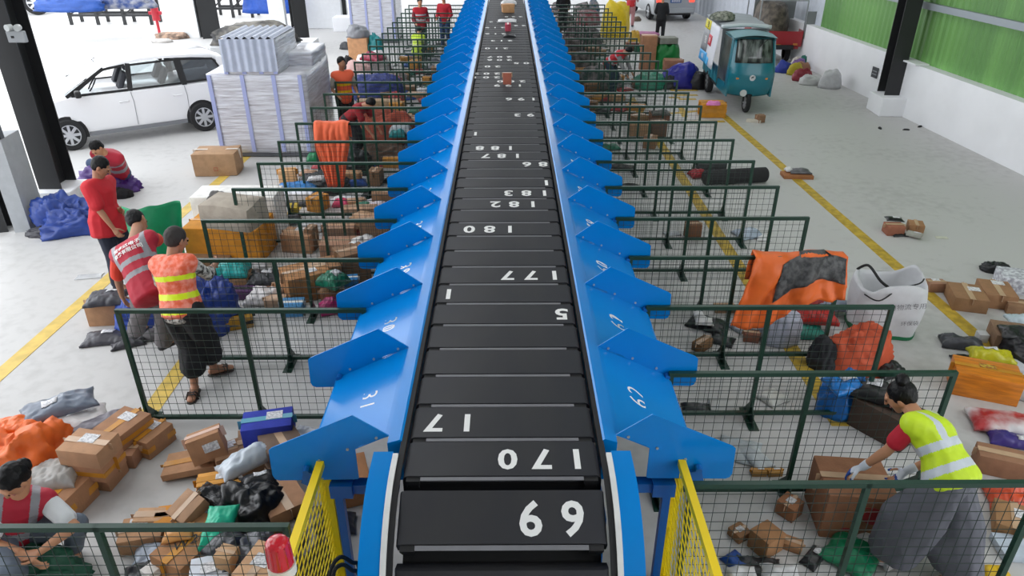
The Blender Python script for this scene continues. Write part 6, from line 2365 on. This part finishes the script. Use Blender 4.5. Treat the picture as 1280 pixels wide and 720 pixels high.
q = MB(); q.box((-.045, 0, .28), (.05, 1.3, .06)); q.build('lower_bumper', BLACK, sc_)
q = MB(); q.box((-.075, 0, .78), (.02, .44, .14)); pl_ = q.build('number_plate', mat('blue_plate', '2a5a9c', .4), sc_)
q = MB(); [q.box((-.09, -.15 + i * .06, .78), (.006, .03, .08)) for i in range(6)]; q.build('plate_characters', WHITE, pl_)
for sg in (1, -1):
    q = MB(); q.box((-.04, sg * .66, .80), (.05, .22, .16)); q.build('tail_lamp', LAMPR, sc_, bevel=.02)
    for xw in (.75, 3.2):
        wheel('wheel', sc_, (xw, sg * .76, .31), .31, .2, axis=V((0, sg, 0)), spokes=6)

# ---- red cargo tricycle behind, rear towards the camera
t0 = at(975, 84, 0)
rt_ = thing('red_cargo_tricycle', 'red cargo tricycle with brown tarpaulin load seen from behind by the right wall', 'tricycle', (t0.x, t0.y + .4, 0), math.radians(84))
q = MB(); q.box((0, 0, .72), (.04, 1.25, .42)); tg = q.build('tailgate', mat('red_enamel', '9c1420', .35, coat=.3), rt_, bevel=.01)
q = MB(); q.box((0, 0, .48), (.06, 1.1, .06)); q.build('rear_bar', mat('red_enamel', '9c1420', .35), rt_)
for sg in (1, -1):
    q = MB(); q.box((-.03, sg * .45, .58), (.03, .12, .05)); q.build('tail_lamp', mat('amber_lens', 'c8823c', .3), rt_)
    q = MB(); q.box((1.0, sg * .62, .75), (2.0, .03, .4)); q.build('bed_side', mat('red_enamel', '9c1420', .35), rt_)
    wheel('wheel', rt_, (.55, sg * .38, .27), .27, .14, axis=V((0, sg, 0)), spokes=6)
wheel('wheel', rt_, (2.6, 0, .27), .27, .12, axis=V((0, 1, 0)), spokes=6)
q = MB(); q.box((-.025, .1, .52), (.01, .3, .1)); q.build('number_plate', mat('yellow_plate', 'c8a028', .5), rt_)
q = MB(); q.box((1.2, 0, .5), (2.6, .8, .12)); q.build('chassis', DSTEEL, rt_)
heap(0, 100, (1.7, .95, 1.0), 84, mat('brown_tarp', '3c352e', .6, color2='6a6054', vscale=7), 'brown tarpaulin load in the bed of the red cargo tricycle', name='tarpaulin_load', cat='tarpaulin', z0=.6, seed=220, p=.3, fold=.15, P=V((t0.x - .05, t0.y + 1.35, .9)))
fm = MB()
for sg in (1, -1):
    for x in (.05, 1.9):
        fm.beam(V((x, sg * .64, .9)), V((x, sg * .64, 1.75)), .03)
    fm.beam(V((.05, sg * .64, 1.75)), V((1.9, sg * .64, 1.75)), .03)
for x in (.05, 1.9):
    fm.beam(V((x, -.64, 1.75)), V((x, .64, 1.75)), .03)
fm.build('canopy_frame', mat('pale_steel', 'a0a4a8', .4, metal=.4), rt_)
q = MB(); q.box((0.0, -.92, 1.1), (.03, .52, .75)); q.build('open_side_door', mat('dull_grey_door', '787c7c', .5), rt_)
q = MB(); q.box((1.2, 0, 1.3), (.03, 1.2, .8)); q.build('rear_board', mat('dull_grey_door', '787c7c', .5), rt_)

# ---- dark vehicle and trestles in the yard, top left
d0 = at(50, 18, 0)
dv = thing('dark_truck', 'dark vehicle of which only a wheel shows at the top left', 'truck', (d0.x, d0.y, 0), math.radians(20))
wheel('wheel', dv, (0, -.1, .5), .5, .3, axis=V((0, -1, 0)), spokes=8)
q = MB(); q.box((-1.6, 1.0, 1.3), (5.0, 1.9, 1.0)); q.build('body', mat('dark_body', '2c3038', .5), dv, bevel=.05)
wheel('wheel', dv, (-3.2, -.1, .5), .5, .3, axis=V((0, -1, 0)), spokes=8)


def trestle(px0, px1, py, label, h=1.0, sec=3):
    a, b = at(px0, py), at(px1, py)
    o = thing('trestle_table', label, 'table', (a.x, a.y, 0))
    L = b.x - a.x
    q = MB()
    for z in (.35, h):
        for y in (0, .8):
            q.beam(V((0, y, z)), V((L, y, z)), .09)
    for i in range(sec + 1):
        q.beam(V((L * i / sec, 0, h)), V((L * i / sec, .8, h)), .09)
    for i in range(sec):
        q.beam(V((L * i / sec, 0, .35)), V((L * (i + 1) / sec, 0, h)), .05)
    q.build('frame', DSTEEL, o)
    for i in range(sec + 1):
        for y in (0, .8):
            q = MB(); q.beam(V((L * i / sec, y, 0)), V((L * i / sec, y, h)), .1); q.build('leg', DSTEEL, o)
    return o


trestle(90, 190, 31, 'long dark steel trestle table in the yard, left of the white panelled pier')
trestle(268, 340, 22, 'dark steel trestle table in the yard between the two black columns')
heap(85, 4, (2.2, 1.0, .5), 0, film('1c4c9c', .5), 'blue tarpaulin at the left end of the trestle table', z0=1.0, seed=230, P=at(86, 5, 1.2))
heap(150, 2, (2.2, .8, .4), 0, mat('mixed_wares', '8a8c94', .7, color2='203a70', vscale=4), 'grey and blue goods on the long trestle table', name='goods_pile', cat='goods', z0=1.0, seed=231, P=at(152, 2, 1.2))
heap(335, 0, (2.0, 1.0, .8), 0, film('1a50b0', .5), 'bright blue tarpaulin hanging at the second trestle table', z0=.7, seed=232, P=at(338, 4, 1.0))
hp_ = at(200, 44, 0)
rd = thing('red_hydrant', 'small red post with hose fittings standing in the bright yard', 'post', hp_)
q = MB(); q.cyl(V((0, 0, 0)), V((0, 0, .55)), .05, n=12); q.cyl(V((0, 0, .5)), V((0, 0, .95)), .13, n=14); q.cyl(V((0, 0, .95)), V((0, 0, 1.08)), .09, .03, n=14)
q.build('body', mat('red_enamel2', 'd03040', .4), rd, smooth=True)
q = MB(); q.cyl(V((-.22, 0, .75)), V((.22, 0, .75)), .06, n=10); q.build('outlet', mat('red_enamel2', 'd03040', .4), rd)
heap(213, 45, (1.1, .6, .2), 0, mat('debris', 'b89a84', .8, color2='6a5a50', vscale=6), 'scattered brown debris beside the red post', name='debris_pile', cat='debris', seed=233)
heap(203, 51, (.7, .4, .12), 0, film('b8b4b0', .5), 'pale rag in front of the red post', name='cloth_rag', cat='rag', seed=234)

# ---- emergency light on the left column
cp = c1 + V((0, .2, 0))
e0 = at(27, 46, 3.35)
el_ = thing('emergency_light', 'white twin-head emergency light fixed to the left black column', 'light', (cp.x + .0, cp.y - .28, 0))
zz = CAMH
d_ = ray(27, 46)
t_ = (cp.y - .26) / d_.y
ep_ = V((d_.x * t_, d_.y * t_, CAMH + d_.z * t_))
el_.location = (ep_.x - .07, cp.y - .217, ep_.z)
EWH = mat('grey_white_plastic', 'a8acb0', .5)
q = MB(); q.box((0, -.03, 0), (.24, .07, .15)); q.build('case', EWH, el_, bevel=.008)
for sx in (-.05, .05):
    q = MB(); q.cyl(V((sx, -.02, .12)), V((sx * 1.4, -.09, .12)), .045, n=16); q.build('lamp_head', mat('lamp_glass', 'c4c8c8', .2), el_, smooth=True)
q = MB(); q.box((-.04, -.068, 0), (.04, .006, .03)); q.build('label_plate', BLACKINK, el_)
q = MB(); q.box((ep_.x, cp.y - .212, ep_.z), (.02, .01, .02))
# sign on the right wall
sg_ = wp(17.6, .11, .62)
so = thing('wall_plate', 'small dark square plate on the white wall left of the black column', 'plate', sg_, -PI / 2 + math.atan2(wd.y, wd.x) - PI / 2 + PI / 2)
so.rotation_euler = (0, 0, math.atan2(wd.y, wd.x))
q = MB(); q.box((0, .008, 0), (.26, .016, .24)); q.build('plate', mat('dark_plate', '3a3c42', .5), so)
q = MB(); q.box((0, .018, .03), (.2, .004, .02)); q.box((0, .018, -.04), (.2, .004, .02)); q.build('plate_print', mat('plate_grey', '8a8c90', .5), so)
for i, (px, py) in enumerate(((1133, 162), (1150, 158), (1100, 160))):
    heap(px, py, (.14, .06, .03), i * 40, mat('dark_scrap', '2a2a2a', .8), 'tiny dark scrap on the floor before the right wall, %s of three' % ['middle', 'right', 'left'][i], name='scrap', cat='scrap', seed=240 + i)
# far background: yard wall behind everything
mb = MB(); mb.box((0, 58, 4), (60, .3, 8)); struct(mb.build('wall_back', PANW))
